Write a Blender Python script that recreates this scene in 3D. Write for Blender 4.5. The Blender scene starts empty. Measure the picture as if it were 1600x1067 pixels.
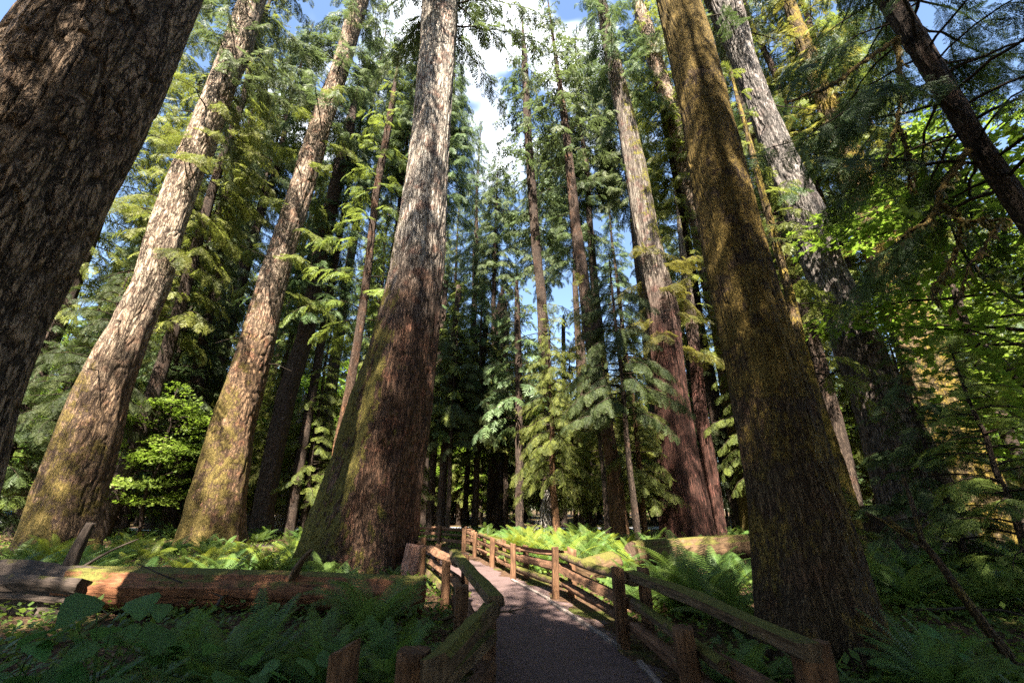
import bpy, math, random
import numpy as np
from mathutils import Vector
R = math.radians
SC = bpy.context.scene
COL = SC.collection

# ------------------------------------------------------------------ camera
CAM_H, TH, FPX = 1.6, R(21.5), 660.0            # eye height, pitch, focal length in photo pixels (1600 wide)
cd = bpy.data.cameras.new('camera'); cam = bpy.data.objects.new('camera', cd); COL.objects.link(cam)
cam.location = (0, 0, CAM_H); cam.rotation_euler = (R(90) + TH, 0, 0)
cd.sensor_width = 36; cd.lens = FPX / 1600 * 36; cd.clip_start = 0.05; cd.clip_end = 3000
SC.camera = cam

# ------------------------------------------------------------------ sky, sun, exposure
SUN_AZ, SUN_EL = R(-4), R(53)                  # azimuth measured from straight behind the camera, minus = left
sun_dir = Vector((math.sin(SUN_AZ) * math.cos(SUN_EL), -math.cos(SUN_AZ) * math.cos(SUN_EL), math.sin(SUN_EL)))
w = bpy.data.worlds.new('World'); SC.world = w; w.use_nodes = True
nt = w.node_tree; nt.nodes.clear()
out = nt.nodes.new('ShaderNodeOutputWorld'); bg = nt.nodes.new('ShaderNodeBackground')
sky = nt.nodes.new('ShaderNodeTexSky'); sky.sky_type = 'NISHITA'; sky.sun_disc = False
sky.sun_elevation = SUN_EL; sky.sun_rotation = math.atan2(sun_dir.x, sun_dir.y)
sky.air_density = 1.0; sky.dust_density = 0.3; sky.ozone_density = 1.0
# thin bright cloud in the sky: noise over the view direction, thickest high above the path
tc = nt.nodes.new('ShaderNodeTexCoord')
nz = nt.nodes.new('ShaderNodeTexNoise'); nz.inputs['Scale'].default_value = 3.2; nz.inputs['Detail'].default_value = 4
dp = nt.nodes.new('ShaderNodeVectorMath'); dp.operation = 'DOT_PRODUCT'
c = Vector((-0.04, math.cos(R(57)), math.sin(R(57)))).normalized()
dp.inputs[1].default_value = c
ma = nt.nodes.new('ShaderNodeMath'); ma.operation = 'MULTIPLY_ADD'; ma.inputs[1].default_value = 0.9
mr = nt.nodes.new('ShaderNodeMapRange'); mr.interpolation_type = 'SMOOTHSTEP'
mr.inputs['From Min'].default_value = 1.43; mr.inputs['From Max'].default_value = 1.54
mix = nt.nodes.new('ShaderNodeMix'); mix.data_type = 'RGBA'; mix.inputs['B'].default_value = (9, 9.4, 10, 1)
L = nt.links.new
L(tc.outputs['Generated'], nz.inputs['Vector']); L(tc.outputs['Generated'], dp.inputs[0])
L(nz.outputs['Fac'], ma.inputs[0]); L(dp.outputs['Value'], ma.inputs[2]); L(ma.outputs[0], mr.inputs['Value'])
mr2 = nt.nodes.new('ShaderNodeMapRange'); mr2.interpolation_type = 'SMOOTHSTEP'; mr2.inputs['From Min'].default_value = 0.66; mr2.inputs['From Max'].default_value = 0.76
L(nz.outputs['Fac'], mr2.inputs['Value'])
mx = nt.nodes.new('ShaderNodeMath'); mx.operation = 'MAXIMUM'; L(mr.outputs[0], mx.inputs[0]); L(mr2.outputs[0], mx.inputs[1])
L(mx.outputs[0], mix.inputs['Factor']); L(sky.outputs[0], mix.inputs['A']); L(mix.outputs['Result'], bg.inputs['Color'])
bg.inputs['Strength'].default_value = 0.052
L(bg.outputs[0], out.inputs[0])
sd = bpy.data.lights.new('sun', 'SUN'); sd.energy = 5.0; sd.angle = R(0.5); sd.color = (1, 0.93, 0.82)
so = bpy.data.objects.new('sun', sd); COL.objects.link(so)
so.rotation_euler = sun_dir.to_track_quat('Z', 'Y').to_euler(); so.location = (0, -20, 60)
SC.view_settings.view_transform = 'Standard'; SC.view_settings.look = 'None'
SC.view_settings.exposure = 3.05; SC.view_settings.gamma = 1; SC.view_settings.use_curve_mapping = False
SC.cycles.max_bounces = 7; SC.cycles.diffuse_bounces = 3; SC.cycles.transmission_bounces = 4; SC.cycles.glossy_bounces = 2
SC.cycles.use_denoising = False; SC.cycles.transparent_max_bounces = 4; SC.cycles.sample_clamp_indirect = 6

# ------------------------------------------------------------------ pixel helpers (photo pixels, 1600x1067)
CT, ST = math.cos(TH), math.sin(TH)
def elev(py): return TH - math.atan((py - 533.5) / FPX)
def hz(py, F): return CAM_H + F * math.tan(elev(py))
def dep(F, z): return F * CT + (z - CAM_H) * ST
def wx(px, py, F): return (px - 800) / FPX * dep(F, hz(py, F))
def gF(py): return CAM_H / math.tan(-elev(py))           # forward distance of the level ground seen at this row
def gx(px, F, z=0.0): return (px - 800) / FPX * dep(F, z)

# ------------------------------------------------------------------ numpy noise
def _h(i, j, k, s):
    n = (i * 374761393 + j * 668265263 + k * 2147483647 + s * 974634777) & 0xffffffff
    n = ((n ^ (n >> 13)) * 1274126177) & 0xffffffff
    return ((n ^ (n >> 16)) & 0xffff) / 65535.0
def vn(p, s=0):
    p = np.asarray(p, float); i = np.floor(p).astype(np.int64); f = p - i; f = f * f * (3 - 2 * f)
    r = 0
    for a in (0, 1):
        for b in (0, 1):
            for c_ in (0, 1):
                wgt = (f[:, 0] if a else 1 - f[:, 0]) * (f[:, 1] if b else 1 - f[:, 1]) * (f[:, 2] if c_ else 1 - f[:, 2])
                r = r + wgt * _h(i[:, 0] + a, i[:, 1] + b, i[:, 2] + c_, s)
    return r
def fbm(p, s=0, o=4):
    r = 0; a = 0.5
    for k in range(o):
        r = r + a * vn(np.asarray(p) * (2 ** k), s + k); a *= 0.5
    return r / (1 - 0.5 ** o)
def sstep(a, b, x):
    t = np.clip((x - a) / (b - a), 0, 1); return t * t * (3 - 2 * t)

# ------------------------------------------------------------------ mesh helpers
def mesh_np(name, V, Q, mats, midx=None, attrs=None, smooth=False, tris=None):
    """one mesh from numpy vertices, quads (and triangles)"""
    me = bpy.data.meshes.new(name)
    Q = np.asarray(Q, np.int32).reshape(-1, 4); nT = 0 if tris is None else len(tris)
    loops = Q.ravel()
    starts = np.arange(len(Q), dtype=np.int32) * 4
    if nT:
        T = np.asarray(tris, np.int32).reshape(-1, 3)
        loops = np.concatenate([loops, T.ravel()]); starts = np.concatenate([starts, len(Q) * 4 + np.arange(nT, dtype=np.int32) * 3])
    me.vertices.add(len(V)); me.vertices.foreach_set('co', np.asarray(V, np.float32).ravel())
    me.loops.add(len(loops)); me.loops.foreach_set('vertex_index', loops.astype(np.int32))
    me.polygons.add(len(starts)); me.polygons.foreach_set('loop_start', starts.astype(np.int32))
    for m in mats: me.materials.append(m)
    if midx is not None: me.polygons.foreach_set('material_index', np.asarray(midx, np.int32))
    if smooth: me.polygons.foreach_set('use_smooth', np.ones(len(starts), bool))
    for an, (dom, arr) in (attrs or {}).items():
        at = me.attributes.new(an, 'FLOAT', dom); at.data.foreach_set('value', np.asarray(arr, np.float32))
    me.update(calc_edges=True)
    return me
def link(name, me, parent=None, loc=(0, 0, 0), rz=0.0, sc=1.0):
    o = bpy.data.objects.new(name, me); COL.objects.link(o)
    o.location = loc; o.rotation_euler = (0, 0, rz)
    o.scale = (sc, sc, sc) if np.isscalar(sc) else sc
    if parent: o.parent = parent
    return o
def tag(o, label, cat, group=None):
    o['label'] = label; o['category'] = cat
    if group: o['group'] = group
    return o
def thing(name, label, cat, loc=(0, 0, 0), group=None, rz=0.0):
    o = bpy.data.objects.new(name, None); COL.objects.link(o)
    o.location = loc; o.rotation_euler = (0, 0, rz); o.empty_display_size = 0.2
    return tag(o, label, cat, group)
class Acc:
    """collects quads of several pieces into one mesh"""
    def __init__(s): s.V = []; s.Q = []; s.M = []; s.T = []; s.n = 0
    def add(s, V, Q, m=0, t=None):
        V = np.asarray(V, float).reshape(-1, 3); Q = np.asarray(Q, int).reshape(-1, 4)
        s.V.append(V); s.Q.append(Q + s.n); s.M.append(np.full(len(Q), m)); s.n += len(V)
        s.T.append(np.full(len(Q), 0.5) if t is None else np.asarray(t))
    def tube(s, P, rad, seg=5, m=0, t=None, cap=False, wob=0.0, rng=None):
        P = np.asarray(P, float); n = len(P); rad = np.broadcast_to(np.asarray(rad, float), (n,))
        T = np.gradient(P, axis=0); T /= np.linalg.norm(T, axis=1)[:, None] + 1e-9
        ref = np.where(np.abs(T[:, 2:3]) > 0.9, np.array([[1., 0, 0]]), np.array([[0, 0, 1.]]))
        A = np.cross(ref, T); A /= np.linalg.norm(A, axis=1)[:, None] + 1e-9; B = np.cross(T, A)
        a = np.arange(seg) / seg * 2 * math.pi
        rr = rad[:, None] * (1 + (wob * rng.standard_normal((n, seg)) if wob else 0))
        V = P[:, None] + rr[..., None] * (np.cos(a)[None, :, None] * A[:, None] + np.sin(a)[None, :, None] * B[:, None])
        i = np.arange(n - 1)[:, None] * seg + np.arange(seg)[None]; j = np.arange(n - 1)[:, None] * seg + (np.arange(seg) + 1)[None] % seg
        Q = np.stack([i, j, j + seg, i + seg], -1).reshape(-1, 4)
        V = V.reshape(-1, 3)
        if cap:
            for e in (0, n - 1):
                cidx = len(V); V = np.vstack([V, P[e]])
                k = e * seg + np.arange(seg); k2 = e * seg + (np.arange(seg) + 1) % seg
                half = seg // 2
                q = np.stack([np.full(half, cidx), k[0:2 * half:2], k2[0:2 * half:2], k2[1:2 * half:2]], -1)
                if seg % 2: q = np.vstack([q, [cidx, k[-1], k2[-1], cidx]]) if False else q
                Q = np.vstack([Q, q])
        s.add(V, Q, m, None if t is None else np.full(len(Q), t))
    def mesh(s, name, mats, smooth=False):
        return mesh_np(name, np.vstack(s.V), np.vstack(s.Q), mats, np.concatenate(s.M), {'tint': ('FACE', np.concatenate(s.T))}, smooth)

# ------------------------------------------------------------------ materials
class NT:
    def __init__(s, name):
        s.m = bpy.data.materials.new(name); s.m.use_nodes = True; s.t = s.m.node_tree; s.t.nodes.clear()
        s.out = s.n('ShaderNodeOutputMaterial')
    def n(s, typ, **k):
        o = s.t.nodes.new(typ)
        for a, v in k.items(): setattr(o, a, v)
        return o
    def set(s, o, **k):
        for a, v in k.items():
            a = a.replace('_', ' ')
            if isinstance(v, bpy.types.NodeSocket): s.t.links.new(v, o.inputs[a])
            else: o.inputs[a].default_value = v
        return o
    def l(s, a, b): s.t.links.new(a, b)
    def coords(s, scale=(1, 1, 1)):
        c = s.n('ShaderNodeTexCoord'); m = s.n('ShaderNodeMapping'); s.l(c.outputs['Object'], m.inputs[0]); m.inputs['Scale'].default_value = scale
        return m.outputs[0]
    def noise(s, vec, scale, detail=5, rough=0.55, dist=0.0):
        o = s.n('ShaderNodeTexNoise'); s.l(vec, o.inputs['Vector']); s.set(o, Scale=scale, Detail=detail, Roughness=rough, Distortion=dist); return o.outputs['Fac']
    def rng(s, v, a, b, lo=0.0, hi=1.0):
        o = s.n('ShaderNodeMapRange', interpolation_type='SMOOTHSTEP'); s.l(v, o.inputs['Value'])
        o.inputs['From Min'].default_value = a; o.inputs['From Max'].default_value = b; o.inputs['To Min'].default_value = lo; o.inputs['To Max'].default_value = hi
        return o.outputs[0]
    def math(s, op, a, b=None, c=None):
        o = s.n('ShaderNodeMath', operation=op)
        for i, v in enumerate((a, b, c)):
            if v is None: continue
            if isinstance(v, bpy.types.NodeSocket): s.l(v, o.inputs[i])
            else: o.inputs[i].default_value = v
        return o.outputs[0]
    def mix(s, f, a, b, blend='MIX'):
        o = s.n('ShaderNodeMix', data_type='RGBA', blend_type=blend)
        for nm, v in (('Factor', f), ('A', a), ('B', b)):
            if isinstance(v, bpy.types.NodeSocket): s.l(v, o.inputs[nm])
            else: o.inputs[nm].default_value = v if nm == 'Factor' else (*v, 1)
        return o.outputs['Result']
    def bump(s, h, strength, dist):
        o = s.n('ShaderNodeBump'); s.l(h, o.inputs['Height']); s.set(o, Strength=strength, Distance=dist); return o.outputs[0]
    def principled(s, col, rough=0.85, normal=None, spec=0.25):
        o = s.n('ShaderNodeBsdfPrincipled')
        if isinstance(col, bpy.types.NodeSocket): s.l(col, o.inputs['Base Color'])
        else: o.inputs['Base Color'].default_value = (*col, 1)
        if isinstance(rough, bpy.types.NodeSocket): s.l(rough, o.inputs['Roughness'])
        else: o.inputs['Roughness'].default_value = rough
        o.inputs['Specular IOR Level'].default_value = spec
        if normal is not None: s.l(normal, o.inputs['Normal'])
        return o.outputs[0]
    def done(s, sh): s.l(sh, s.out.inputs['Surface']); return s.m

def bark(name, crack, plate, pale, pscale=(7, 7, 1.3), pale_z=(1e3, 1e4), moss=None, moss_col=((0.10, 0.10, 0.018), (0.17, 0.13, 0.03)), red=0.35, redcol=(0.20, 0.075, 0.05)):
    """furrowed bark: stretched cells with dark seams, the pale colour taking over above pale_z, moss = (low z, high z, amount at low, amount at high, side vector)"""
    k = NT(name)
    v = k.coords((1, 1, 1)); vs = k.coords(pscale)
    def fissure(vec, wdt):
        nn = k.noise(vec, 1.0, 4, 0.6, 0.25)
        return k.rng(k.math('ABSOLUTE', k.math('SUBTRACT', nn, 0.5)), 0.0, wdt)
    seam = k.math('MULTIPLY', fissure(vs, 0.05), k.math('ADD', 0.35, k.math('MULTIPLY', 0.65, fissure(k.coords([c_ * 1.9 for c_ in pscale]), 0.06))))
    fine = k.noise(k.coords((pscale[0] * 3, pscale[1] * 3, pscale[2] * 4)), 1.0, 6, 0.65)
    at = k.n('ShaderNodeAttribute', attribute_name='furrow'); furrow = at.outputs['Fac']
    depth = k.math('MULTIPLY', seam, k.math('SUBTRACT', 1.0, furrow))
    big = k.noise(v, 0.8, 5, 0.6)
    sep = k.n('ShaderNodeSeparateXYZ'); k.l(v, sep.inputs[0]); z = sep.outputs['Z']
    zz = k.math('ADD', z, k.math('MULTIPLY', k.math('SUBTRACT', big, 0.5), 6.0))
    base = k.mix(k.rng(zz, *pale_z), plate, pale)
    base = k.mix(k.math('MULTIPLY', k.rng(k.noise(v, 2.1, 5, 0.6), 0.50, 0.66), red), base, redcol)
    base = k.mix(k.rng(fine, 0.3, 0.75), base, [min(1, c_ * 1.55) for c_ in pale], 'MIX') if False else base
    grain = k.noise(k.coords((pscale[0] * 9, pscale[1] * 9, pscale[2] * 9)), 1.0, 5, 0.7)
    var = k.math('MULTIPLY', k.rng(fine, 0.25, 0.75, 0.6, 1.3), k.rng(grain, 0.3, 0.7, 0.7, 1.25))
    hv = k.n('ShaderNodeMix', data_type='RGBA', blend_type='MULTIPLY'); hv.inputs['Factor'].default_value = 1
    comb = k.n('ShaderNodeCombineColor'); [k.l(var, comb.inputs[i]) for i in range(3)]
    k.l(base, hv.inputs['A']); k.l(comb.outputs[0], hv.inputs['B']); base = hv.outputs['Result']
    col = k.mix(depth, crack, base)
    h = k.math('ADD', k.math('ADD', k.math('MULTIPLY', depth, 0.8), k.math('MULTIPLY', fine, 0.4)), k.math('MULTIPLY', grain, 0.35))
    if moss:
        z0, z1, a0, a1, side = moss
        g = k.n('ShaderNodeNewGeometry'); d = k.n('ShaderNodeVectorMath', operation='DOT_PRODUCT'); k.l(g.outputs['Normal'], d.inputs[0]); d.inputs[1].default_value = side
        amt = k.rng(z, z0, z1, a0, a1)
        mn = k.noise(v, 1.5, 6, 0.68)
        mn2 = k.noise(k.coords((14, 14, 7)), 1.0, 5, 0.7)
        s_ = k.math('ADD', k.math('ADD', mn, k.math('MULTIPLY', d.outputs['Value'], 0.12)), k.math('ADD', k.math('MULTIPLY', mn2, 0.35), amt))
        s_ = k.math('SUBTRACT', s_, k.math('MULTIPLY', seam, -0.06))
        mf = k.rng(s_, 0.88, 1.0)
        mc = k.mix(k.rng(mn2, 0.3, 0.7), moss_col[0], moss_col[1])
        mc = k.mix(k.rng(k.noise(k.coords((45, 45, 25)), 1.0, 3), 0.30, 0.62), [c_ * 0.35 for c_ in moss_col[0]], mc)
        col = k.mix(mf, col, mc)
        h = k.math('ADD', h, k.math('MULTIPLY', mf, k.math('ADD', k.math('MULTIPLY', mn2, 0.6), k.math('MULTIPLY', k.noise(k.coords((60, 60, 30)), 1.0, 3), 0.5))))
    return k.done(k.principled(col, 0.9, k.bump(h, 0.9, 0.05), 0.15))

def leafmat(name, dark, light, trans=0.35, tcol=None, rough=0.5, hue=0.04):
    k = NT(name)
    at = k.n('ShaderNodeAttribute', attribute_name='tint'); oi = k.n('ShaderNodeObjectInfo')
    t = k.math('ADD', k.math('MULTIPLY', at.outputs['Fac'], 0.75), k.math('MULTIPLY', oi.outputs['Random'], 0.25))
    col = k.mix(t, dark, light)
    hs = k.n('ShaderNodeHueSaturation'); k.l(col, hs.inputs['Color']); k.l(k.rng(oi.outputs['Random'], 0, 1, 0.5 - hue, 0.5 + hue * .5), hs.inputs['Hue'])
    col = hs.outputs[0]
    p = k.principled(col, rough, None, 0.18)
    tr = k.n('ShaderNodeBsdfTranslucent')
    k.l(k.mix(0.6, col, tcol or light), tr.inputs['Color'])
    ms = k.n('ShaderNodeMixShader'); ms.inputs[0].default_value = trans; k.l(p, ms.inputs[1]); k.l(tr.outputs[0], ms.inputs[2])
    return k.done(ms.outputs[0])

def woodmat(name, dark, light, moss_lo=0.55, moss_hi=0.75, stretch=(12, 12, 12), mosscol=((0.055, 0.058, 0.012), (0.125, 0.11, 0.026)), nz_w=0.55):
    k = NT(name)
    v = k.coords((1, 1, 1))
    uv = k.n('ShaderNodeTexCoord').outputs['UV']; mp = k.n('ShaderNodeMapping'); k.l(uv, mp.inputs[0]); mp.inputs['Scale'].default_value = (9, 1.1, 1)
    gr = k.noise(mp.outputs[0], 3.0, 7, 0.68, 0.6)
    grow = k.noise(v, 5.0, 5, 0.6)
    col = k.mix(k.rng(gr, 0.32, 0.68), dark, light)
    col = k.mix(k.rng(grow, 0.45, 0.75, 0, 0.5), col, [c_ * 0.45 for c_ in dark])
    g = k.n('ShaderNodeNewGeometry'); sp = k.n('ShaderNodeSeparateXYZ'); k.l(g.outputs['Normal'], sp.inputs[0])
    mn = k.noise(v, 2.3, 6, 0.7); mn2 = k.noise(v, 30, 4, 0.7)
    s_ = k.math('ADD', k.math('ADD', mn, k.math('MULTIPLY', mn2, 0.25)), k.math('MULTIPLY', sp.outputs['Z'], nz_w * 0.5))
    mf = k.rng(s_, moss_lo + 0.25, moss_hi + 0.25)
    mc = k.mix(k.rng(mn2, 0.3, 0.7), mosscol[0], mosscol[1])
    col = k.mix(mf, col, mc)
    h = k.math('ADD', gr, k.math('MULTIPLY', mf, k.math('MULTIPLY', mn2, 1.4)))
    return k.done(k.principled(col, 0.85, k.bump(h, 0.9, 0.02), 0.15))

M = {}
M['bark_fir_dark'] = bark('bark_fir_dark', (0.026, 0.019, 0.014), (0.34, 0.235, 0.155), (0.12, 0.09, 0.065), (8.0, 8.0, 2.0), moss=(0, 9, -0.18, -0.22, (0, 0, 1)), red=0.3, redcol=(0.13, 0.06, 0.04))
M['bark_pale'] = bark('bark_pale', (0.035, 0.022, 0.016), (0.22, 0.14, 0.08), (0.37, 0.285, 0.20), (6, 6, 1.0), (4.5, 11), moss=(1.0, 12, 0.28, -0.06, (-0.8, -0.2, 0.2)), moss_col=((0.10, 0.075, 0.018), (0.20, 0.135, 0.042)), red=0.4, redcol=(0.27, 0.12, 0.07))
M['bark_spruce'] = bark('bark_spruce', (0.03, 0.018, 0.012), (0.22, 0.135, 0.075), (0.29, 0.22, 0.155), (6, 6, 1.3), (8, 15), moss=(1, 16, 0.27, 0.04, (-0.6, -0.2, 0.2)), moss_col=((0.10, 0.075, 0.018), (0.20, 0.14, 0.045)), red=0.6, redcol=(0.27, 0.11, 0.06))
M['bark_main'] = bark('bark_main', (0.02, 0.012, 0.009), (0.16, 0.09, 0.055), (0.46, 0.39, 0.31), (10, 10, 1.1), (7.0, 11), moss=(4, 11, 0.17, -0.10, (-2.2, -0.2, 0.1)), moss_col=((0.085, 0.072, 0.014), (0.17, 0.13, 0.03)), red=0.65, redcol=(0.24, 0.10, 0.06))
M['bark_mossy'] = bark('bark_mossy', (0.03, 0.018, 0.01), (0.13, 0.085, 0.045), (0.16, 0.11, 0.06), (17, 17, 2.6), moss=(0, 8, 0.17, 0.32, (0.1, -0.1, 0)), moss_col=((0.15, 0.10, 0.022), (0.26, 0.17, 0.045)), red=0.3)
M['bark_grey'] = bark('bark_grey', (0.015, 0.012, 0.01), (0.13, 0.10, 0.08), (0.22, 0.19, 0.165), (6.5, 6.5, 1.0), (6, 12), moss=(0, 16, -0.05, -0.16, (0, 0, 0)), red=0.2)
M['bark_cedar'] = bark('bark_cedar', (0.015, 0.008, 0.006), (0.11, 0.05, 0.035), (0.23, 0.19, 0.15), (11, 11, 0.5), (9, 15), moss=(8, 17, -0.2, 0.12, (0.9, -0.4, 0)), moss_col=((0.14, 0.13, 0.02), (0.24, 0.20, 0.04)), red=0.6, redcol=(0.16, 0.06, 0.045))
M['bark_lit_moss'] = bark('bark_lit_moss', (0.03, 0.02, 0.01), (0.17, 0.12, 0.06), (0.2, 0.15, 0.08), (8, 8, 1.6), moss=(0, 20, 0.22, 0.22, (0.5, -0.3, 0)), moss_col=((0.17, 0.12, 0.02), (0.28, 0.19, 0.04)), red=0.3)  # moss in a brighter golden tone, sunlight put into its colour
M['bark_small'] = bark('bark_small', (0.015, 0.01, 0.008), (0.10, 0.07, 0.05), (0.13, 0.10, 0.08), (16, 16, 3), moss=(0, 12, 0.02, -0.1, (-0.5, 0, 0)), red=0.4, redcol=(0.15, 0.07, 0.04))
M['bark_orange'] = bark('bark_orange', (0.03, 0.015, 0.008), (0.20, 0.105, 0.05), (0.085, 0.06, 0.045), (16, 16, 3), (4, 8), moss=(0, 3, 0.1, -0.12, (0, 0, 0)), red=0.5, redcol=(0.24, 0.10, 0.04))  # sunlit orange foot and shaded upper stem put into the bark colour
M['dead_wood'] = bark('dead_wood', (0.10, 0.08, 0.06), (0.42, 0.38, 0.33), (0.45, 0.42, 0.38), (14, 14, 1), red=0.15)
M['twig'] = bark('twig_bark', (0.012, 0.009, 0.006), (0.06, 0.042, 0.028), (0.08, 0.06, 0.04), (20, 20, 5), moss=(-50, 50, 0.06, 0.06, (0, 0, 0.5)), red=0.2)
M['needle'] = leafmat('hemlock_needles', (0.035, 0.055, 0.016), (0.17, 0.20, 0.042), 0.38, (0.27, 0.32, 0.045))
M['needle_dark'] = leafmat('shade_toned_needles', (0.018, 0.032, 0.014), (0.075, 0.105, 0.032), 0.3, (0.10, 0.15, 0.03))  # darker copy of the needles, shade put into the colour
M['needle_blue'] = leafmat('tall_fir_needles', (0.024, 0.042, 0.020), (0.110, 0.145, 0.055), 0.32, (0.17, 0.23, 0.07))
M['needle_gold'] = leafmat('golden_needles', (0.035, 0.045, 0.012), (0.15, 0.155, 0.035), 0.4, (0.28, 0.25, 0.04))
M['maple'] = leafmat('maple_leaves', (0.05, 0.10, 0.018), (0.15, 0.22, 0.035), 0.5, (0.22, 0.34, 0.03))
M['fern'] = leafmat('fern_fronds', (0.035, 0.070, 0.022), (0.125, 0.20, 0.045), 0.38, (0.20, 0.30, 0.04), 0.42, 0.03)
M['fern_yellow'] = leafmat('yellow_fern_fronds', (0.07, 0.10, 0.015), (0.19, 0.22, 0.03), 0.42, (0.35, 0.38, 0.03), 0.42, 0.02)  # brighter, yellower fern copy with the sunlight put into its colour
M['broadleaf'] = leafmat('broad_leaves', (0.025, 0.07, 0.022), (0.09, 0.19, 0.05), 0.4, (0.14, 0.28, 0.06), 0.5, 0.02)
M['litter'] = leafmat('ground_litter', (0.05, 0.028, 0.016), (0.20, 0.12, 0.06), 0.1)
M['herb'] = leafmat('forest_herbs', (0.03, 0.06, 0.014), (0.12, 0.17, 0.03), 0.4, (0.22, 0.30, 0.04))
M['moss_hang'] = leafmat('hanging_moss', (0.04, 0.036, 0.010), (0.13, 0.105, 0.028), 0.3)
M['fence_wood'] = woodmat('fence_cedar', (0.050, 0.026, 0.014), (0.17, 0.088, 0.045), 0.74, 0.90)
M['rail_mossy'] = woodmat('mossy_rail_cedar', (0.05, 0.033, 0.02), (0.16, 0.105, 0.06), 0.42, 0.56)
M['rail_plain'] = woodmat('bare_rail_cedar', (0.055, 0.028, 0.016), (0.20, 0.105, 0.058), 0.72, 0.90)
M['log_red'] = woodmat('red_rotten_log', (0.065, 0.026, 0.013), (0.25, 0.105, 0.048), 0.56, 0.74, nz_w=0.8)
M['log_moss'] = woodmat('mossy_log_bark', (0.05, 0.03, 0.016), (0.14, 0.085, 0.045), 0.48, 0.66, mosscol=((0.05, 0.05, 0.012), (0.11, 0.095, 0.022)), nz_w=0.6)
M['stump'] = woodmat('dark_stump', (0.022, 0.016, 0.012), (0.075, 0.055, 0.042), 0.62, 0.82)
M['board'] = woodmat('grey_edging_board', (0.12, 0.09, 0.075), (0.26, 0.21, 0.18), 0.95, 1.1)

def ground_mat():
    k = NT('forest_floor'); v = k.coords((1, 1, 1))
    a = k.noise(v, 0.7, 6, 0.62); b = k.noise(v, 9, 6, 0.7); c_ = k.noise(v, 45, 3, 0.7)
    col = k.mix(k.rng(b, 0.3, 0.7), (0.028, 0.017, 0.010), (0.105, 0.058, 0.034))
    col = k.mix(k.rng(a, 0.50, 0.62), col, k.mix(k.rng(c_, 0.3, 0.7), (0.03, 0.04, 0.010), (0.10, 0.10, 0.022)))
    return k.done(k.principled(col, 0.95, k.bump(k.math('ADD', b, c_), 0.8, 0.03), 0.1))
M['ground'] = ground_mat()
def path_mat():
    k = NT('trodden_path'); v = k.coords((1, 1, 1))
    a = k.noise(v, 2.0, 5, 0.6); b = k.noise(v, 55, 5, 0.7); c_ = k.noise(v, 14, 5, 0.7)
    col = k.mix(k.rng(b, 0.3, 0.7), (0.038, 0.025, 0.022), (0.15, 0.098, 0.090))
    col = k.mix(k.rng(a, 0.45, 0.7, 0, 0.5), col, (0.05, 0.032, 0.026))
    col = k.mix(k.rng(c_, 0.62, 0.74, 0, 0.8), col, (0.15, 0.085, 0.06))
    return k.done(k.principled(col, 0.9, k.bump(k.math('ADD', b, c_), 0.7, 0.012), 0.2))
M['path'] = path_mat()
def plain(name, c1, c2, sc=20, rough=0.8, bump=0.2, spec=0.3, metal=0):
    k = NT(name); v = k.coords((1, 1, 1)); a = k.noise(v, sc, 5, 0.6)
    p = k.principled(k.mix(k.rng(a, 0.3, 0.7), c1, c2), rough, k.bump(a, bump, 0.01), spec)
    return k.done(p)
M['asphalt'] = plain('road_asphalt', (0.16, 0.16, 0.17), (0.24, 0.24, 0.25), 30)
M['tarmac_line'] = plain('road_paint', (0.7, 0.7, 0.68), (0.8, 0.8, 0.78), 30)
M['car_paint'] = plain('dark_car_paint', (0.012, 0.014, 0.018), (0.016, 0.018, 0.022), 5, 0.25, 0.0, 0.6)
M['car_glass'] = plain('blue_reflection_glass', (0.02, 0.10, 0.28), (0.03, 0.14, 0.36), 3, 0.08, 0.0, 0.8)  # sky reflection painted into the glass as its blue base colour
M['rubber'] = plain('tyre_rubber', (0.015, 0.015, 0.015), (0.025, 0.025, 0.025), 60, 0.9)
M['chrome'] = plain('wheel_metal', (0.3, 0.3, 0.32), (0.4, 0.4, 0.42), 8, 0.35, 0.0, 0.6)
M['lamp'] = plain('headlight_glass', (0.6, 0.62, 0.65), (0.75, 0.77, 0.8), 5, 0.1, 0.0, 0.7)
M['cut'] = plain('sawn_log_end', (0.05, 0.03, 0.02), (0.12, 0.07, 0.045), 25, 0.9)
M['red_stump'] = woodmat('split_red_cedar', (0.17, 0.07, 0.04), (0.40, 0.22, 0.15), 0.95, 1.1)

# ------------------------------------------------------------------ terrain, path, road
PC = np.array([(0.80, 0.0), (0.72, 2.0), (0.66, 3.5), (0.62, 5.0), (0.50, 6.5), (0.10, 9.3), (-0.62, 11.5), (-1.45, 14), (-2.25, 16.5), (-3.2, 18.6), (-4.6, 20.2), (-7.0, 21.2), (-11, 21.6), (-18, 21.5)])
PW = np.interp(PC[:, 1], [0, 6, 12, 22], [0.95, 0.90, 0.80, 0.75])
def dense(P, n):
    d = np.concatenate([[0], np.cumsum(np.linalg.norm(np.diff(P, axis=0), axis=1))]); t = np.linspace(0, d[-1], n)
    Q = np.stack([np.interp(t, d, P[:, i]) for i in range(P.shape[1])], 1)
    for _ in range(12):
        Q[1:-1] = 0.25 * Q[:-2] + 0.5 * Q[1:-1] + 0.25 * Q[2:]
    return Q
PD = dense(np.column_stack([PC, PW]), 260)
def path_dist(x, y):
    x = np.atleast_1d(np.asarray(x, float)); y = np.atleast_1d(np.asarray(y, float)); r = np.full(x.shape, 1e9)
    for p in PD[::3]: r = np.minimum(r, np.hypot(x - p[0], y - p[1]))
    return r
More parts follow.
